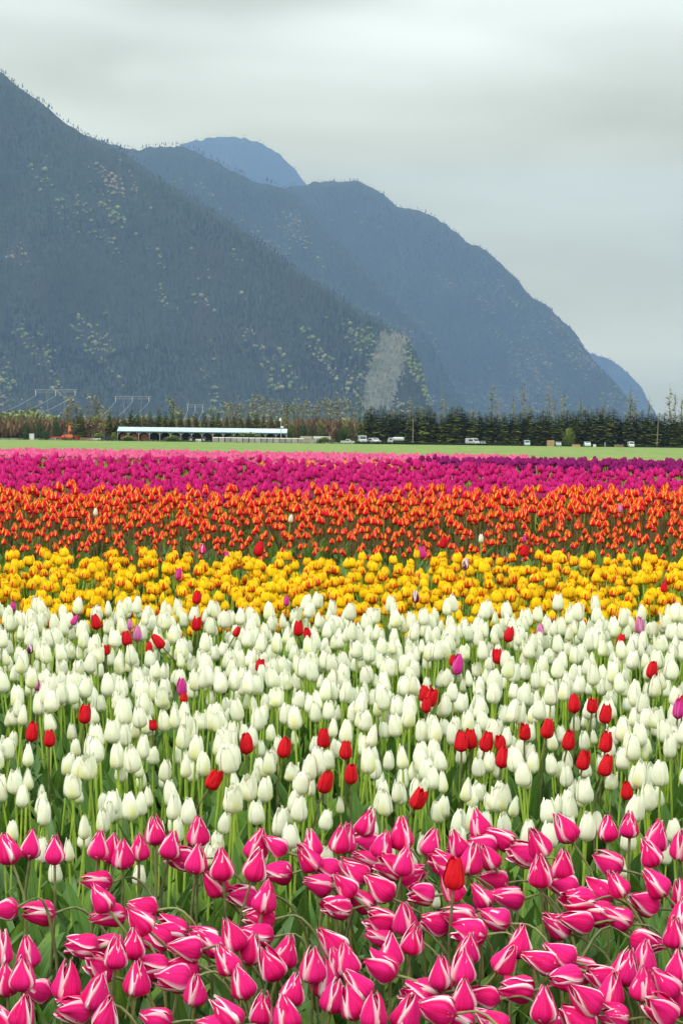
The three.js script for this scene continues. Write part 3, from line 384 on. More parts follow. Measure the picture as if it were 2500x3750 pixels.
{ // loose leaves that fill the beds
  const R = rng(71), list = leafGeos.map(() => []);
  const fill = (near, far, dens) => { for (let d = near; d < far; d += 0.09) { const w = d * 0.171 * 1.2 + 0.2, n = Math.round(dens * w * 2 * 0.09); for (let i = 0; i < n; i++) { const x = (R() - 0.5) * 2 * w, D = d + R() * 0.09 + 0.06 * x, s = 0.75 + 0.5 * R(), t = 0.8 + 0.4 * R(); list[Math.floor(R() * 6)].push({ m: new THREE.Matrix4().compose(V(x, groundY(x, D) - 0.01, -D), new THREE.Quaternion().setFromEuler(new THREE.Euler((R() - 0.5) * 0.3, R() * 6.28, (R() - 0.5) * 0.3)), V(s, s * 1.1, s)), c: [t, t, t] }); } } };
  fill(3.2, 5.7, 230); fill(5.7, 9.7, 150); fill(9.7, 12.2, 60); fill(12.4, 15, 110);
  const g = new THREE.Group(); g.name = 'tulip_foliage'; tag(g, 'green strap leaves filling the tulip beds below the flowers', 'foliage', null, 'stuff'); scene.add(g);
  list.forEach((l, k) => instances('leaf_blades', leafGeos[k], leafMats[k % 3], l, g));
}
// ---------------------------------------------------------------- the far side of the field: trees, barn, vehicles
const bark = mat([0.10, 0.075, 0.05], 0.95), paleBark = mat([0.23, 0.20, 0.15], 0.95), FIELD_EDGE = 655;
const ground = (px, d) => { const p = at(px, 1600, d); p.y = FLAT; return p; };
const heightAt = (px, py, d) => at(px, py, d).y - FLAT;
function leafMaterials(list) { return list.map((c) => new THREE.MeshPhysicalMaterial({ color: new THREE.Color(...c), roughness: 0.85, side: THREE.DoubleSide, transmission: 0.2, thickness: 0 })); }
class Leaves { // small bent leaf-sprays gathered into one crown
  constructor() { this.p = []; this.c = []; }
  spray(x, y, z, dx, dy, dz, l, w, t) { const n = Math.hypot(dx, dz) || 1, sx = -dz / n * w, sz = dx / n * w; const m = [x + dx * l * 0.55, y + dy * l * 0.55 + 0.05 * l, z + dz * l * 0.55], e = [x + dx * l, y + dy * l - 0.08 * l, z + dz * l];
    this.p.push(x, y, z, m[0] + sx, m[1], m[2] + sz, m[0] - sx, m[1], m[2] - sz, e[0], e[1], e[2], m[0] - sx, m[1], m[2] - sz, m[0] + sx, m[1], m[2] + sz); for (let k = 0; k < 6; k++) this.c.push(...t); }
  build() { const g = new THREE.BufferGeometry(); g.setAttribute('position', new THREE.Float32BufferAttribute(this.p, 3)); g.setAttribute('color', new THREE.Float32BufferAttribute(this.c, 3)); g.computeVertexNormals(); return g; }
}
const crownMat = new THREE.MeshPhysicalMaterial({ vertexColors: true, roughness: 0.9, side: THREE.DoubleSide });
const ranged = (a, b, R) => mix3(a, b, R());
function coniferCrown(seed, h, r, a, b) {
  const R = rng(seed), L = new Leaves(), tiers = Math.round(h * 2.4);
  for (let i = 0; i < tiers; i++) {
    const t = i / tiers, y = 0.25 + t * (h - 0.5), rr = r * (1 - t) ** 0.62 * (0.8 + 0.35 * R()) + 0.12, n = 9 + Math.round(11 * (1 - t));
    for (let k = 0; k < n; k++) { const q = R() * 6.283, x = Math.cos(q), z = Math.sin(q), l = rr * (0.65 + 0.55 * R()), s = 0.12 + 0.1 * R(); const c = ranged(a, b, R); L.spray(x * s, y + R() * 0.3, z * s, x, -0.12 - 0.3 * R() + 0.35 * t, z, l, l * 0.36 + 0.16, c); L.spray(x * l * 0.45, y + 0.1, z * l * 0.45, x * 0.8 + (R() - 0.5), 0.1 + R() * 0.5, z * 0.8 + (R() - 0.5), l * 0.6, l * 0.3, ranged(a, b, R)); }
  }
  L.spray(0, h - 0.9, 0, 0.05, 1, 0.02, 0.95, 0.1, b); return L.build();
}
function airyCrown(seed, h, r, base, n, a, b, leaf = 0.75) { // clumps of leaves round rising limbs, sky showing between
  const R = rng(seed), L = new Leaves(), limbs = [];
  for (let k = 0; k < 11; k++) { const y = lerp(base, 0.86, (k + R() * 0.6) / 11) * h, q = R() * 6.283, len = r * (0.55 + 0.6 * R()) * (1.15 - 0.6 * y / h); limbs.push([V(0, y, 0), V(Math.cos(q) * len, y + len * (0.9 + R()), Math.sin(q) * len)]); }
  limbs.push([V(0, h * 0.6, 0), V(0.1, h, 0)]);
  for (const [p, q] of limbs) for (let i = 0; i < n; i++) { const t = 0.25 + 0.8 * R(), c = p.clone().lerp(q, t), s = 0.28 + 0.22 * r * R(); c.add(V((R() - 0.5) * 2 * s, (R() - 0.5) * 2 * s, (R() - 0.5) * 2 * s)); const g = R() * 6.283; L.spray(c.x, c.y, c.z, Math.cos(g), R() - 0.6, Math.sin(g), leaf * (0.6 + 0.8 * R()), leaf * 0.38, ranged(a, b, R)); }
  return [L.build(), merge([tube([V(0, -0.3, 0), V(0.05, h * 0.4, 0), V(0, h * 0.75, 0.05), V(0.1, h * 0.99, 0)], 0.04 + h * 0.006, 0.03, 6, 8), ...limbs.map(([p, q]) => tube([p, p.clone().lerp(q, 0.5).add(V(0, -0.15, 0)), q], 0.07, 0.02, 4, 4))])];
}
function bushGeo(seed, r, h, a, b, n = 420) { const R = rng(seed), L = new Leaves(); for (let i = 0; i < n; i++) { const q = R() * 6.283, e = Math.acos(1 - R()), k = (0.55 + 0.5 * R()) * (0.85 + 0.3 * noise(q * 1.5, e * 2, seed)), x = Math.cos(q) * Math.sin(e), z = Math.sin(q) * Math.sin(e), y = Math.cos(e); L.spray(x * r * k, y * h * k, z * r * k, x + (R() - 0.5), y * 0.6 + R() * 0.5, z + (R() - 0.5), 0.32 * Math.min(r, h), 0.12 * Math.min(r, h), ranged(a, b, R)); } return L.build(); }
const spot = (px, py) => { const x = clamp(px, 0, 2500) / 25, y = py / 37.5; for (const n of [0, 1, 2]) { const t = `${exact(x, n)} percent across, ${exact(y, 0)} down`; if (!seen.has('t' + t) || n === 2) { seen.add('t' + t); return t; } } };

{ // the dark row of conifers at the right, one tree after another
  const kinds = [0, 1, 2, 3, 4].map((k) => { const h = 13, g = new THREE.Group(); part('trunk', tube([V(0, -0.2, 0), V(0.03, h * 0.5, 0), V(0, h * 0.97, 0)], 0.2, 0.03, 6, 4), bark, g); part('crown', coniferCrown(300 + k, h, 2.1, [0.040, 0.062, 0.003], [0.19, 0.225, 0.020]), crownMat, g); return g; });
  const R = rng(88); let i = 0;
  const plant = (name, px, py, d, label, group, wide = 1) => { const o = kinds[Math.floor(R() * 5)].clone(), s = heightAt(px, py, d) / 13; o.position.copy(ground(px, d)); o.rotation.y = R() * 6.28; o.scale.set(s * wide, s, s * wide); o.name = numbered(name); tag(o, label, 'tree', group); scene.add(o); };
  for (let px = 1316; px < 2530; px += 17 + R() * 8, i++) { const gap = px < 1345 ? 1 : 0, py = 1497 + (px - 1316) * 0.008 + (fbm(px / 60, 2) - 0.5) * 44 + (R() - 0.5) * 22; plant('hedgerow_conifer', px, py, 676 + R() * 6, (gap ? 'slim conifer ending the tall dark row, ' : 'dark conifer in the tall dense row, ') + spot(px, 1560), 'conifers in the tall dark row', gap ? 0.9 : 1.5 + 0.4 * R()); }
  for (let px = 402; px < 1046; px += 20 + R() * 11) { const py = 1508 + (fbm(px / 40, 5) - 0.5) * 46 + (R() - 0.5) * 16; plant('yard_conifer', px, py, 690 + R() * 8, 'dark green conifer behind the barn roof, ' + spot(px, 1550), 'conifers behind the barn', 1.2); }
  plant('yard_conifer', 296, 1500, 684, 'lone dark conifer beside the orange digger', null, 1.55);
}
{ // thin spring-green poplars and birches
  const A = [[0.16, 0.18, 0.02], [0.36, 0.36, 0.06]], B = [[0.20, 0.19, 0.06], [0.36, 0.32, 0.12]], C = [[0.08, 0.11, 0.02], [0.20, 0.23, 0.05]];
  const kinds = [A, A, B, B, C, C].map(([a, b], k) => { const h = 16, g = new THREE.Group(), [crown, wood] = airyCrown(400 + k, h, [1.5, 2.2, 1.7, 2.6, 1.6, 2.0][k], [0.28, 0.2, 0.35, 0.15, 0.3, 0.4][k], [13, 22, 12, 26, 11, 10][k], a, b); part('trunk', wood, k < 2 ? bark : paleBark, g); part('crown', crown, crownMat, g); return g; });
  const R = rng(99);
  const put = (px, py, d, k, wide, label, group) => { const o = kinds[k].clone(), s = heightAt(px, py, d) / 16; o.position.copy(ground(px, d)); o.rotation.y = R() * 6.28; o.scale.set(s * wide, s, s * wide); o.name = numbered('poplar_tree'); tag(o, label, 'tree', group); scene.add(o); };
  [[1300, 1470], [1316, 1418], [1345, 1478], [1412, 1452], [1436, 1480], [1500, 1432], [1532, 1470], [1560, 1462], [1616, 1428], [1632, 1450], [1665, 1475], [1700, 1455], [1730, 1470], [1800, 1398], [1818, 1440], [1850, 1462], [1878, 1440], [1912, 1402], [1935, 1465], [1962, 1430], [2008, 1412], [2030, 1448], [2062, 1424], [2095, 1455], [2122, 1440], [2150, 1470], [2205, 1462], [2246, 1450], [2305, 1402], [2322, 1428], [2372, 1440], [2412, 1465], [2448, 1400], [2468, 1424], [2492, 1432]].forEach(([px, py], i) => i % 4 !== 3 && put(px, py + 8, 700 + R() * 45, [0, 4, 2, 5, 0, 2][i % 6], 0.7, (py < 1430 ? 'tall thin yellow-green tree above the conifers, ' : 'thin spring-green tree over the conifers, ') + spot(px, py), 'thin spring trees behind the conifer row'));
  [[248, 1490], [262, 1452], [282, 1478], [348, 1440], [362, 1470], [384, 1488], [635, 1446], [652, 1478], [1050, 1470]].forEach(([px, py], i) => put(px, py, 705 + R() * 25, [1, 3][i % 2], 1.35, 'broad yellow-green tree by the farmyard, ' + spot(px, py), 'yellow-green trees round the farmyard'));
  for (let px = 770; px < 1300; px += 17 + R() * 12) { const py = 1455 + (fbm(px / 50, 3) - 0.4) * 75 + R() * 22; put(px, py, 830 + R() * 90, [2, 3, 2, 0][Math.floor(R() * 4)], 1.2, 'hazy olive tree behind the barn, ' + spot(px, py), 'hazy olive trees behind the barn'); }
  put(106, 1470, 900, 0, 0.9, 'small pale green tree before the left-hand pylon', null);
}
{ // thicket, pale willows, verge
  const R = rng(123), twig = [0, 1, 2].map((k) => { const L = new Leaves(), Q = rng(500 + k); for (let i = 0; i < 60; i++) { const q = Q() * 6.283, l = 0.9 + Q(); L.spray((Q() - 0.5) * 1.4, Q() * 1.5, (Q() - 0.5) * 1.4, Math.cos(q) * 0.5, 0.8 + Q(), Math.sin(q) * 0.5, l * 0.8, 0.13, ranged([0.11, 0.065, 0.030], [0.24, 0.155, 0.075], Q)); } return L.build(); });
  const g = new THREE.Group(); g.name = 'brown_thicket'; tag(g, 'reddish-brown leafless thicket in a broad band behind the farmyard', 'thicket', null, 'stuff'); scene.add(g);
  twig.forEach((t) => { const l = []; for (let i = 0; i < 900; i++) { const px = -80 + R() * 1390, d = 745 + R() * 80, p = ground(px, d), s = (1.5 + R() * 1.2) * (px > 1080 ? 1.1 : 0.95), c = 0.8 + 0.4 * R(); l.push({ m: new THREE.Matrix4().compose(p, new THREE.Quaternion().setFromAxisAngle(V(0, 1, 0), R() * 6.28), V(s, s * 0.95, s)), c: [c, c, c] }); } instances('twigs', t, crownMat, l, g); });
  const w = new THREE.Group(); w.name = 'willow_belt'; tag(w, 'pale green willow scrub along the top of the brown thicket', 'scrub', null, 'stuff'); scene.add(w);
  const wg = bushGeo(520, 2.2, 3.0, [0.15, 0.18, 0.06], [0.32, 0.34, 0.14], 300), wl = []; for (let i = 0; i < 150; i++) { const px = -60 + R() * (i < 60 ? 260 : 1360), d = 860 + R() * 60, s = (i < 60 ? 1.9 : 1.5) + R() * 0.7; wl.push({ m: new THREE.Matrix4().compose(ground(px, d), new THREE.Quaternion().setFromAxisAngle(V(0, 1, 0), R() * 6.28), V(s, s * (1.0 + R() * 0.4), s)), c: [1, 1, 1] }); } instances('willows', wg, crownMat, wl, w);
  const v = new THREE.Group(); v.name = 'verge_growth'; tag(v, 'low dark hedge of rough growth along the far edge of the field', 'hedge', null, 'stuff'); scene.add(v);
  const vg = bushGeo(530, 0.8, 0.75, [0.012, 0.022, 0.008], [0.05, 0.065, 0.022], 90), vl = []; for (let px = 1292; px < 2600; px += 3.2) { const s = lerp(1.05, 0.72, clamp((px - 1300) / 700)) * (0.8 + 0.35 * R()); vl.push({ m: new THREE.Matrix4().compose(ground(px, 656.5 + R() * 1.6), new THREE.Quaternion().setFromAxisAngle(V(0, 1, 0), R() * 6.28), V(1.1, s, 1)), c: [1, 1, 1] }); } instances('verge_hedge', vg, crownMat, vl, v);
  const yg = bushGeo(540, 0.6, 0.8, [0.07, 0.11, 0.02], [0.20, 0.24, 0.05], 80), yl = []; for (let px = -60; px < 1290; px += 5) { if (R() < 0.45 || (px > 420 && px < 800 && R() < 0.4)) { const s = 0.5 + R() * 0.8; yl.push({ m: new THREE.Matrix4().compose(ground(px, 656 + R() * 1.2), new THREE.Quaternion(), V(1.3 * s, s * (px > 780 ? 0.35 : 0.8), s)), c: [1, 1, 1] }); } } instances('weeds', yg, crownMat, yl, v);
  const shrubs = [[[0.02, 0.05, 0.012], [0.07, 0.12, 0.03]], [[0.06, 0.09, 0.015], [0.16, 0.19, 0.04]], [[0.10, 0.15, 0.02], [0.22, 0.28, 0.05]]].map(([a, b], k) => bushGeo(550 + k, 1, 1, a, b, 420));
  [[96, 1584, 26, 0, 'round dark green bush left of the white box', 658], [167, 1580, 26, 0, 'round dark green bush beside the orange machinery', 658], [100, 1558, 26, 0, 'dark shrub at the foot of the brown thicket, near the edge', 700], [126, 1557, 12, 0, 'thin dark shrub between two wider shrubs by the thicket', 700], [147, 1553, 26, 0, 'dark shrub before the rust-coloured thicket', 700], [206, 1545, 26, 0, 'dark green shrub left of the pale green tree', 700], [1188, 1604, 62, 2, 'broad low green mound of shrubs at the end of the crates', 657], [1068, 1563, 34, 1, 'yellow-green rounded shrub just past the barn end', 676], [1110, 1559, 30, 0, 'dark green rounded tree standing alone beyond the barn', 690], [1140, 1568, 16, 0, 'small dark shrub in the brown thicket beyond the barn', 690], [1175, 1562, 34, 1, 'olive shrub in front of the brown thicket', 690], [1250, 1578, 34, 0, 'dark shrub behind the white pickup', 672], [1268, 1568, 40, 1, 'bright yellow-green shrub at the end of the conifer row', 674], [2080, 1578, 44, 2, 'bright green shrub low in the dark conifer row', 672], [360, 1590, 40, 2, 'low green shrub beside the black bales', 664], [418, 1588, 26, 2, 'low green shrub at the barn corner post', 661], [470, 1598, 50, 2, 'low green weeds before the first barn bays', 658], [632, 1598, 56, 2, 'low green shrub before the middle barn bays', 658], [912, 1592, 112, 1, 'long clipped green hedge before the barn', 662]].forEach(([px, py, w, k, label, d]) => { const o = thing('shrub', label, 'shrub', null, ground(px, d)), rw = w / 2 / FPX * d, h = heightAt(px, py, d); part('foliage', shrubs[k], crownMat, o).scale.set(rw, h, Math.min(rw, 2)); part('stem', cyl(0.08, 0.05, h * 0.6, 0, h * 0.3, 0, 6), bark, o); });
}
{ // long open-fronted barn
  const d = 668, p0 = ground(430, d), p1 = ground(1051, d), len = p1.x - p0.x, t = thing('open_barn', 'long open-fronted barn with a pale metal roof', 'barn', null, V((p0.x + p1.x) / 2, FLAT, -d)), eave = heightAt(740, 1582, d), ridge = heightAt(740, 1568, d) + 0.1, roofT = mat([1, 1, 1], 0.5, { map: texture(256, 16, (u, v) => { const n = noise(u * 60, 1), r = noise(u * 9, v * 3, 5); return mix3([0.36, 0.44, 0.50], [0.48, 0.56, 0.61], n * 0.6 + r * 0.4); }) });
  const roof = grid(120, 1, (u, v, i) => [(u - 0.5) * len, lerp(eave, ridge, v) + (i % 2) * 0.05, 0.6 - v * 4.2]); part('roof', roof, roofT, t);
  part('rear_roof', grid(60, 1, (u, v, i) => [(u - 0.5) * len, lerp(ridge, eave - 0.4, v), -3.6 - v * 5]), roofT, t);
  part('fascia', box(len, 0.26, 0.08, 0, eave - 0.16, 0.62), mat([0.10, 0.27, 0.24], 0.7), t);
  part('rear_wall', box(len, eave, 0.15, 0, eave / 2, -8.4), mat([0.07, 0.065, 0.075], 0.9), t);
  for (const s of [-1, 1]) part('end_wall', box(0.15, eave, 8, s * (len / 2 - 0.1), eave / 2, -4.3), mat([0.16, 0.15, 0.15], 0.9), t);
  const pm = mat([0.36, 0.31, 0.29], 0.85); for (let k = 0; k < 17; k++) { const x = -len / 2 + 0.2 + k * (len - 0.4) / 16; part('post', box(0.22, eave - 0.3, 0.22, x, (eave - 0.3) / 2, 0.4), pm, t); for (const s of [-1, 1]) if ((k || s > 0) && (k < 16 || s < 0)) part('brace', bar(V(x, eave - 1.15, 0.4), V(x + s * 0.95, eave - 0.3, 0.4), 0.1), pm, t); }
  const rust = mat([0.28, 0.10, 0.04], 0.9), dark = mat([0.02, 0.022, 0.03], 0.7), hay = mat([0.34, 0.24, 0.13], 0.95);
  const round = (px, r, m, label, z, name) => { const o = thing(name, label, 'bale', null, V(at(px, 1600, d).x, FLAT + r, -d + z)); part('bale_body', new THREE.CylinderGeometry(r, r, 1.3, 18).rotateX(Math.PI / 2), m, o); part('binding', new THREE.TorusGeometry(r + 0.01, 0.03, 5, 20), dark, o); };
  [[452, 'first'], [491, 'second'], [528, 'third']].forEach(([px, n]) => round(px, 1.25, rust, `rust-brown round bale in the ${n} bay of the barn`, -2.2, 'round_bale'));
  [[384, 0.75, 'black wrapped bale at the far end of the yard'], [402, 0.85, 'large black wrapped bale in the middle of three outside'], [419, 0.75, 'black wrapped bale nearest the barn corner']].forEach(([px, r, l]) => round(px, r, dark, l, 6, 'wrapped_bale'));
  for (const [px, l] of [[560, 'black hump of tarped gear in the fourth barn bay'], [598, 'black tarped gear in the fifth barn bay'], [566, 'dark tarp-covered heap under the fourth beam']]) { const o = thing('tarped_heap', l, 'tarp', null, V(at(px, 1600, d).x, FLAT, -d + (px === 566 ? -3 : -1))); part('cover', bushGeo(px, 1, 1, [0.012, 0.013, 0.018], [0.03, 0.03, 0.04], 300), crownMat, o).scale.set(1.5, 1.3, 1); part('load', new THREE.SphereGeometry(1, 12, 8).scale(1.35, 1.1, 0.9), dark, o); }
  const steel = mat([0.45, 0.45, 0.46], 0.5);
  [[667, 'black tractor tyre standing at the eighth barn bay'], [706, 'black tyre half sunk in weeds beside the white panel'], [752, 'black tyre to the right of the white panel']].forEach(([px, l]) => { const o = thing('tractor_tyre', l, 'tyre', 'tractor tyres before the barn', V(at(px, 1600, d).x, FLAT + 0.85, -660)); part('tread', new THREE.TorusGeometry(0.72, 0.32, 10, 24), dark, o); part('rim', new THREE.CylinderGeometry(0.42, 0.42, 0.22, 16).rotateX(Math.PI / 2), steel, o); });
  { const o = thing('white_barrier', 'low white board standing between two tyres', 'board', null, ground(727, 659)); part('board', box(1.9, 0.95, 0.08, 0, 0.55, 0), mat([0.72, 0.74, 0.76], 0.6), o); part('foot', box(0.1, 0.2, 0.5, -0.7, 0.1, 0), steel, o); part('foot', box(0.1, 0.2, 0.5, 0.7, 0.1, 0), steel, o); }
  { const o = thing('lamp_pole', 'grey lamp pole with two white floodlights at the barn end', 'lamp pole', null, ground(1029, 661)), h = heightAt(1027, 1532, 661), white = mat([0.75, 0.76, 0.76], 0.5); part('pole', cyl(0.13, 0.08, h, 0, h / 2, 0), mat([0.40, 0.40, 0.40], 0.7), o); part('floodlight', box(0.6, 0.9, 0.5, -0.35, h - 0.4, 0), white, o); part('floodlight', box(0.9, 0.6, 0.5, 0.3, h - 2.9, 0), white, o); part('bracket', bar(V(-0.3, h - 3.1, 0), V(0.5, h - 2.9, 0), 0.06), white, o); }
}
{ // crates in a row
  const R = rng(61), wood = [[0.30, 0.29, 0.28], [0.36, 0.34, 0.31], [0.26, 0.25, 0.25]].map((c) => mat(c, 0.9)), lid = [mat([0.74, 0.73, 0.72], 0.7), mat([0.30, 0.25, 0.23], 0.85)], nth = ['first', 'second', 'third', 'fourth', 'fifth', 'sixth', 'seventh', 'eighth', 'ninth', 'tenth', 'eleventh', 'twelfth', 'thirteenth', 'fourteenth', 'fifteenth', 'sixteenth', 'seventeenth', 'eighteenth'];
  for (let k = 0; k < 18; k++) { const px = 790 + k * 22.2, o = thing('field_crate', `grey crate with a ${k > 14 ? 'brown' : 'white'} lid, ${nth[k]} in the row from the barn side`, 'crate', 'grey crates in a row at the field edge', ground(px, 657.5), (R() - 0.5) * 0.2); part('crate_body', box(1.75, 1.35, 1.4, 0, 0.72, 0), wood[k % 3], o); part('lid', box(1.86, 0.34, 1.5, 0, 1.57, 0), lid[k > 14 ? 1 : 0], o); for (const x of [-0.6, 0.6]) part('skid', box(0.25, 0.12, 1.4, x, 0.05, 0), lid[k % 3 ? 0 : 1], o); }
  const big = (px0, px1, py, c, label, d) => { const a = ground(px0, d), b = ground(px1, d), h = heightAt((px0 + px1) / 2, py, d), w = b.x - a.x, o = thing('storage_box', label, 'storage box', null, V((a.x + b.x) / 2, FLAT, -d)), m = mat(c, 0.7); part('container_body', box(w, h - 0.15, 2, 0, (h - 0.15) / 2, 0), m, o); part('cover', box(w + 0.12, 0.15, 2.1, 0, h - 0.075, 0), m, o); part('door', box(w * 0.4, h * 0.7, 0.05, 0, h * 0.45, 1.02), m, o); };
  big(1099, 1142, 1598, [0.48, 0.44, 0.30], 'cream coloured long box behind the last crates', 664); big(1147, 1210, 1598, [0.72, 0.74, 0.74], 'white container half behind the green mound', 663); big(109, 125, 1588, [0.70, 0.72, 0.74], 'small white shed box between two round bushes', 664);
  const boxes = [[2015, 27, 1612, [0.42, 0.27, 0.15], 'tall stack of tan wooden boxes between two cars', 3], [2108, 30, 1627, [0.42, 0.26, 0.13], 'low tan wooden box by the verge', 1], [2265, 34, 1628, [0.20, 0.14, 0.08], 'dull brown long box in the shade of the row', 1]];
  boxes.forEach(([px, w, py, c, label, n]) => { const d = 655.6, h = heightAt(px, py, d), o = thing('wooden_box', label, 'box', null, ground(px, d)), m = mat(c, 0.85), W = w / FPX * d; for (let k = 0; k < n; k++) { part('box_body', box(W - 0.1, h / n - 0.08, 1.3, 0, (k + 0.5) * h / n, 0), m, o); part('batten', box(W, 0.09, 1.4, 0, k * h / n + 0.05, 0), m, o); } });
}
function vehicle(name, label, px, py, d, kind, c, turn) { // side outline drawn along x, extruded to the width
  const o = thing(name, label, { pickup_truck: 'pickup', van: 'van', car: 'car', camper_van: 'van' }[name] ?? 'vehicle', null, ground(px, d), turn), W = kind === 'van' ? 1.9 : 1.75;
  const outline = { car: [[-2.1, 0.35], [2.1, 0.35], [2.15, 0.75], [1.1, 0.95], [0.45, 1.45], [-1.1, 1.48], [-1.9, 1.0], [-2.15, 0.9]], van: [[-2.4, 0.4], [2.4, 0.4], [2.4, 0.95], [1.75, 1.2], [1.25, 2.05], [-2.3, 2.1], [-2.4, 1.9]], pickup: [[-2.6, 0.5], [2.6, 0.5], [2.6, 1.05], [1.25, 1.15], [0.75, 1.8], [-0.5, 1.8], [-0.6, 1.15], [-2.6, 1.15]] }[kind];
  const s = new THREE.Shape(outline.map((p) => new THREE.Vector2(...p))), body = new THREE.ExtrudeGeometry(s, { depth: W - 0.16, bevelEnabled: true, bevelThickness: 0.08, bevelSize: 0.07, bevelSegments: 2 }).translate(0, 0, -W / 2 + 0.08);
  part('body', body, mat(c, 0.35, { clearcoat: 0.5 }), o);
  const glass = mat([0.03, 0.04, 0.05], 0.12), rubber = mat([0.02, 0.02, 0.02], 0.8), lampM = mat([0.8, 0.8, 0.78], 0.2), top = { car: [1.36, 0.95, -1.0, 0.55], van: [1.88, 1.25, -0.6, 1.35], pickup: [1.7, 1.2, -0.4, 0.8] }[kind];
  for (const z of [-1, 1]) part('side_window', box(top[3] - top[2] - 0.1, (top[0] - top[1]) * 0.8, 0.03, (top[2] + top[3]) / 2 - 0.15, (top[0] + top[1]) / 2, z * (W / 2 + 0.012)), glass, o);
  const q = { car: [[1.02, 1.0], [0.5, 1.42]], van: [[1.72, 1.25], [1.32, 1.95]], pickup: [[1.24, 1.2], [0.82, 1.74]] }[kind]; part('windscreen', grid(1, 1, (u, v) => [lerp(q[0][0], q[1][0], v) + 0.085, lerp(q[0][1], q[1][1], v) + 0.03, (u - 0.5) * (W - 0.3)]), glass, o);
  const rx = { car: -2.0, van: -2.42, pickup: -0.62 }[kind]; part('rear_window', box(0.03, 0.4, W - 0.5, rx - 0.07, kind === 'car' ? 1.2 : 1.5, 0), glass, o);
  for (const x of [-1.35, 1.4]) for (const z of [-1, 1]) { const w = part('wheel', new THREE.CylinderGeometry(0.36, 0.36, 0.22, 16).rotateX(Math.PI / 2), rubber, o); w.position.set(x * (kind === 'car' ? 1 : 1.12), 0.36, z * (W / 2 - 0.08)); part('rim', new THREE.CylinderGeometry(0.2, 0.2, 0.24, 12).rotateX(Math.PI / 2), lampM, w); }
  const fx = Math.max(...outline.map((p) => p[0])) + 0.075; for (const z of [-1, 1]) part('headlight', box(0.04, 0.16, 0.32, fx, 0.78, z * (W / 2 - 0.28)), lampM, o);
  return o;
}
const WHT = [0.48, 0.50, 0.51], F = -Math.PI / 2;
vehicle('pickup_truck', 'white pickup truck seen from the side at the end of the crates', 1272, 0, 656.5, 'pickup', WHT, 0.1).scale.setScalar(0.85);
vehicle('van', 'white van parked before the slim end conifers', 1326, 0, 662, 'van', WHT, F + 0.1).scale.set(1.25, 1.3, 1.3);
vehicle('car', 'white car between the van and the tank truck', 1369, 0, 661, 'car', WHT, F + 0.5).scale.setScalar(1.35);
vehicle('camper_van', 'white high-topped van alone in the middle of the conifer row', 1730, 0, 660, 'van', WHT, F + 0.6).scale.setScalar(1.1);
vehicle('car', 'dark grey car beside the white high-topped van', 1767, 0, 660, 'car', [0.07, 0.08, 0.10], F);
vehicle('van', 'pale blue-grey van seen end on by the verge', 1928, 0, 656, 'van', [0.42, 0.50, 0.54], F).scale.setScalar(0.92);
vehicle('car', 'silver-blue car right of the stacked tan boxes', 2043, 0, 656, 'car', [0.40, 0.46, 0.50], F).scale.setScalar(0.98);
vehicle('car', 'white car seen from the front, right of the low tan box', 2149, 0, 656, 'car', [0.62, 0.67, 0.70], F).scale.setScalar(1.08);
vehicle('van', 'white van near the leaning utility pole', 2309, 0, 656, 'van', [0.66, 0.70, 0.71], F).scale.setScalar(0.88);
{ const o = thing('tank_truck', 'white tank truck with a rounded tank before the conifers', 'truck', null, ground(1450, 661), Math.PI), w = mat(WHT, 0.35), dark = mat([0.03, 0.035, 0.04], 0.4); part('tank', new THREE.CapsuleGeometry(0.72, 2.6, 6, 16).rotateZ(Math.PI / 2).translate(-0.7, 1.75, 0), w, o); const cab = part('cab', new THREE.ExtrudeGeometry(new THREE.Shape([[-0.9, 0.5], [0.9, 0.5], [0.9, 1.2], [0.45, 2.15], [-0.9, 2.15]].map((p) => new THREE.Vector2(...p))), { depth: 1.6, bevelSize: 0.06, bevelThickness: 0.06, bevelSegments: 2 }).translate(1.95, 0, -0.8), w, o); part('window', box(0.7, 0.5, 1.8, 1.85, 1.7, 0), dark, cab); part('chassis', box(5, 0.22, 1.1, 0, 0.8, 0), dark, o); for (const x of [-1.9, -1.0, 2.1]) for (const z of [-1, 1]) part('wheel', new THREE.CylinderGeometry(0.45, 0.45, 0.28, 14).rotateX(Math.PI / 2).translate(x, 0.45, z * 0.75), dark, o); }
{ const o = thing('white_drum', 'small white drum on the grass right of the white car', 'drum', null, ground(2176, 655.2)); part('drum_body', cyl(0.5, 0.5, 0.85, 0, 0.45, 0, 14), mat([0.74, 0.75, 0.76], 0.6), o); part('rim', new THREE.TorusGeometry(0.5, 0.04, 6, 16).rotateX(Math.PI / 2).translate(0, 0.87, 0), mat([0.5, 0.5, 0.5], 0.5), o); }
{ const o = thing('metal_gate_post', 'short grey metal post before the dark trees', 'post', null, ground(2214, 656)); part('post', box(0.35, 1.5, 0.3, 0, 0.75, 0), mat([0.26, 0.27, 0.29], 0.6), o); part('cap', box(0.45, 0.1, 0.4, 0, 1.55, 0), mat([0.3, 0.3, 0.32], 0.6), o); }
{ // wooden poles
  const w = mat([0.20, 0.17, 0.13], 0.9); for (const [px, py, lean, l] of [[1511, 1532, 0, 'wooden utility pole in front of the conifers'], [2404, 1534, 0.035, 'slightly leaning wooden utility pole near the white van']]) { const o = thing('utility_pole', l, 'utility pole', null, ground(px, 659)), h = heightAt(px, py, 659); part('pole', cyl(0.19, 0.12, h, 0, h / 2, 0), w, o); part('crossarm', box(1.1, 0.14, 0.14, 0, h - 0.5, 0.2), w, o); o.rotation.z = -lean; }
}
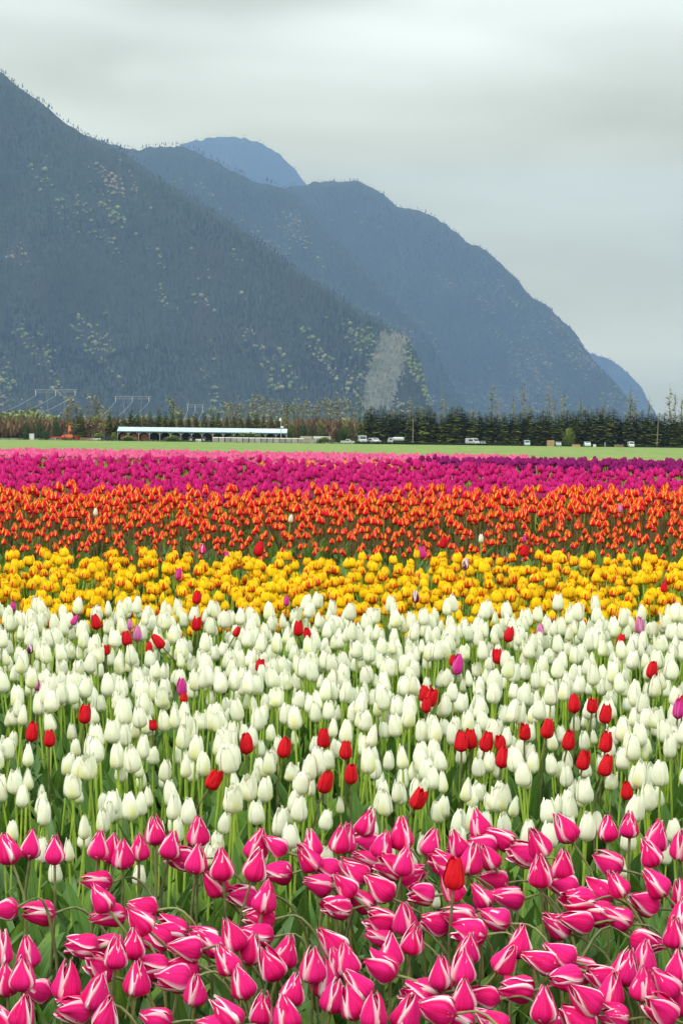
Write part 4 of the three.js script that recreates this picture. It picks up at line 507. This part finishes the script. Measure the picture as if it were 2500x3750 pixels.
{ // orange digger and the red machinery round it
  const org = mat([0.72, 0.17, 0.05], 0.5), red = mat([0.55, 0.05, 0.03], 0.5), dk = mat([0.04, 0.04, 0.045], 0.7), glass = mat([0.05, 0.07, 0.09], 0.15), gr = mat([0.42, 0.36, 0.32], 0.8);
  const o = thing('orange_digger', 'orange digger with its arm folded straight up', 'digger', null, ground(252, 662)); part('body', new THREE.ExtrudeGeometry(new THREE.Shape([[-2.1, 1.0], [1.3, 1.0], [1.3, 1.75], [-1.2, 1.85], [-2.1, 1.4]].map((p) => new THREE.Vector2(...p))), { depth: 1.8, bevelSize: 0.08, bevelThickness: 0.08 }).translate(0, 0, -0.9), org, o); const cab = part('cab', box(1.2, 1.2, 1.2, -1.0, 2.3, 0.2), dk, o); part('window', box(1.0, 0.7, 0.04, -1.0, 2.45, 0.83), glass, cab); for (const z of [-0.8, 0.8]) part('track', new THREE.CapsuleGeometry(0.42, 2.4, 5, 12).rotateZ(Math.PI / 2).scale(1, 1, 0.7).translate(-0.3, 0.45, z), dk, o); const boom = part('boom', bar(V(0.1, 1.6, 0), V(0.35, 4.9, 0), 0.42, 7), org, o); part('ram', bar(V(0.5, 1.7, 0.3), V(0.55, 3.9, 0.3), 0.12), gr, boom); part('arm', bar(V(0.35, 4.9, 0), V(0.6, 3.0, 0.5), 0.2), org, o); part('bucket', new THREE.SphereGeometry(0.55, 10, 6, 0, Math.PI).translate(0.6, 2.7, 0.5), dk, o);
  const flat = thing('red_trailer', 'long low red trailer left of the orange digger', 'trailer', null, ground(212, 660)); part('bed', box(4.6, 0.4, 1.9, 0, 1.0, 0), red, flat); part('headboard', box(0.15, 0.7, 1.9, 2.2, 1.4, 0), red, flat); for (const x of [-1.6, -0.7]) for (const z of [-0.85, 0.85]) part('wheel', new THREE.CylinderGeometry(0.4, 0.4, 0.25, 14).rotateX(Math.PI / 2).translate(x, 0.42, z), gr, flat);
  const skip = thing('red_skip', 'small bright red skip right of the digger', 'skip', null, ground(281, 660)); part('hopper', new THREE.CylinderGeometry(0.95, 0.6, 1.25, 4).rotateY(Math.PI / 4).translate(0, 0.85, 0), red, skip); part('rail', box(1.5, 0.1, 1.5, 0, 1.5, 0), red, skip); part('runner', box(1.2, 0.2, 1.0, 0, 0.12, 0), dk, skip);
  const beams = thing('timber_stack', 'low stack of pinkish timber beyond the red skip', 'timber stack', null, ground(312, 660)); for (let k = 0; k < 9; k++) part('plank', box(3.4, 0.2, 0.3, (k % 2) * 0.1, 0.2 + Math.floor(k / 3) * 0.32, (k % 3 - 1) * 0.4), mat([[0.42, 0.22, 0.15], [0.48, 0.30, 0.21], [0.36, 0.20, 0.14]][k % 3], 0.9), beams);
  const pipes = thing('pipe_stack', 'low heap of pale grey pipes before the wrapped bales', 'pipe stack', null, ground(350, 660)); for (let k = 0; k < 6; k++) part('pipe', cyl(0.22, 0.22, 3.6, 0, 0, 0, 10).rotateZ(Math.PI / 2).translate(0, 0.24 + (k > 3 ? 0.4 : 0), (k % 4 - 1.5) * 0.46), gr, pipes);
}
{ // pylons on the left, conductors dropping behind the thicket; wires up the cleared strip
  const st = mat([0.20, 0.22, 0.24], 0.6), ins = mat([0.50, 0.53, 0.55], 0.4);
  const pylon = (xs, top, low, d, label, drop) => {
    const t = thing('pylon', label, 'pylon', null, ground(xs[1], d)), L = (px, py, dz = 0) => at(px, py, d - dz).sub(t.position), foot = L(xs[1] + 2, 1600); foot.y = 0;
    for (const s of [-1, 1]) for (const z of [-1.5, 1.5]) { const a = L(xs[1] + s * 36, top + 8), b = V(foot.x + s * 3, 0, foot.z + z); part('leg', bar(a.setZ(a.z + z * 0.4), b, 0.12), st, t); }
    part('crossbeam', merge([bar(L(xs[0] - 6, top - 2), L(xs[2] + 8, top - 2), 0.16), bar(L(xs[0] - 6, top + 7), L(xs[2] + 8, top + 7), 0.12), ...[0, 1, 2, 3, 4, 5, 6, 7].map((k) => bar(L(lerp(xs[0], xs[2], k / 8), k % 2 ? top - 2 : top + 7), L(lerp(xs[0], xs[2], (k + 1) / 8), k % 2 ? top + 7 : top - 2), 0.08))]), mat([0.25, 0.28, 0.31], 0.7), t);
    xs.forEach((x) => { part('insulator', bar(L(x, top), L(x, low), 0.22, 6), ins, t); part('conductor', tube([L(x, low), L(x - drop * 0.38, low + 24, 40), L(x - drop * 0.75, low + 45, 90), L(x - drop * 1.5, low + 80, 160)], 0.14, 0.12, 5, 12), st, t); });
  };
  pylon([132, 205, 276], 1429, 1449, 1150, 'tall pylon with three white insulators at the far left', 110);
  pylon([424, 485, 546], 1454, 1473, 1250, 'second pylon standing over the trees left of the barn', 60);
  pylon([688, 715, 742], 1484, 1504, 1500, 'small hazy pylon above the conifers behind the barn', 26);
  for (const [px, l] of [[1440, 'left-hand'], [1478, 'middle'], [1508, 'right-hand']]) { const d = 6390, b = at(px, 1242, d), t = thing('hillside_pylon', `pale ${l} pylon of three atop the cleared strip on the mountain`, 'pylon', null, b), h = 30; for (const s of [-1, 1]) part('leg', bar(V(s * 7, -14, 0), V(s * 2.5, h, 0), 0.7), st, t); part('crossbeam', box(16, 0.8, 0.8, 0, h - 6, 0), st, t); }
  [[1434, 1345], [1446, 1362], [1472, 1376], [1484, 1394], [1506, 1412]].forEach(([a, b], k) => { const o = part(numbered('power_line'), tube([at(a, 1226, 6330), at(lerp(a, b, 0.36), 1300, 6080), at(lerp(a, b, 0.74), 1400, 5800), at(b, 1520, 5450)], 0.26, 0.26, 5, 20), st, scene); tag(o, `pale power line, ${['leftmost', 'second from the left', 'middle', 'fourth from the left', 'rightmost'][k]} of five up the cleared strip`, 'power line', 'power lines up the cleared strip'); });
}
{ // a black bird's head and back above the last purple tulips
  const P = at(2272, 1688, 24.9), k = mat([0.012, 0.012, 0.014], 0.55), o = thing('black_bird', 'black bird with its beak pointing right, half hidden by the purple tulips', 'bird', null, V(P.x, groundY(P.x, 24.9), -24.9)), y = P.y - o.position.y;
  const body = new THREE.SphereGeometry(1, 20, 14), p = body.attributes.position;
  for (let i = 0; i < p.count; i++) { let [x, yy, z] = [p.getX(i), p.getY(i), p.getZ(i)]; const t = (yy + 1) / 2; const r = t > 0.72 ? 0.030 : lerp(0.062, 0.034, step(0.35, 0.75, t)); p.setXYZ(i, x * r + step(0.4, 0.9, t) * 0.03 - 0.02, y - 0.30 + t * 0.335, z * r); } body.computeVertexNormals();
  part('body', body, k, o); part('beak', new THREE.ConeGeometry(0.011, 0.05, 8).rotateZ(-Math.PI / 2 + 0.1).translate(0.062, y + 0.006, 0), k, o); part('tail', new THREE.ConeGeometry(0.03, 0.16, 6).scale(1, 1, 0.35).rotateZ(0.5).translate(-0.09, y - 0.30, 0), k, o);
  for (const z of [-0.02, 0.02]) part('leg', cyl(0.005, 0.005, Math.max(0.05, y - 0.27), 0, (y - 0.27) / 2, z, 6), k, o);
}
renderer.render(scene, camera);
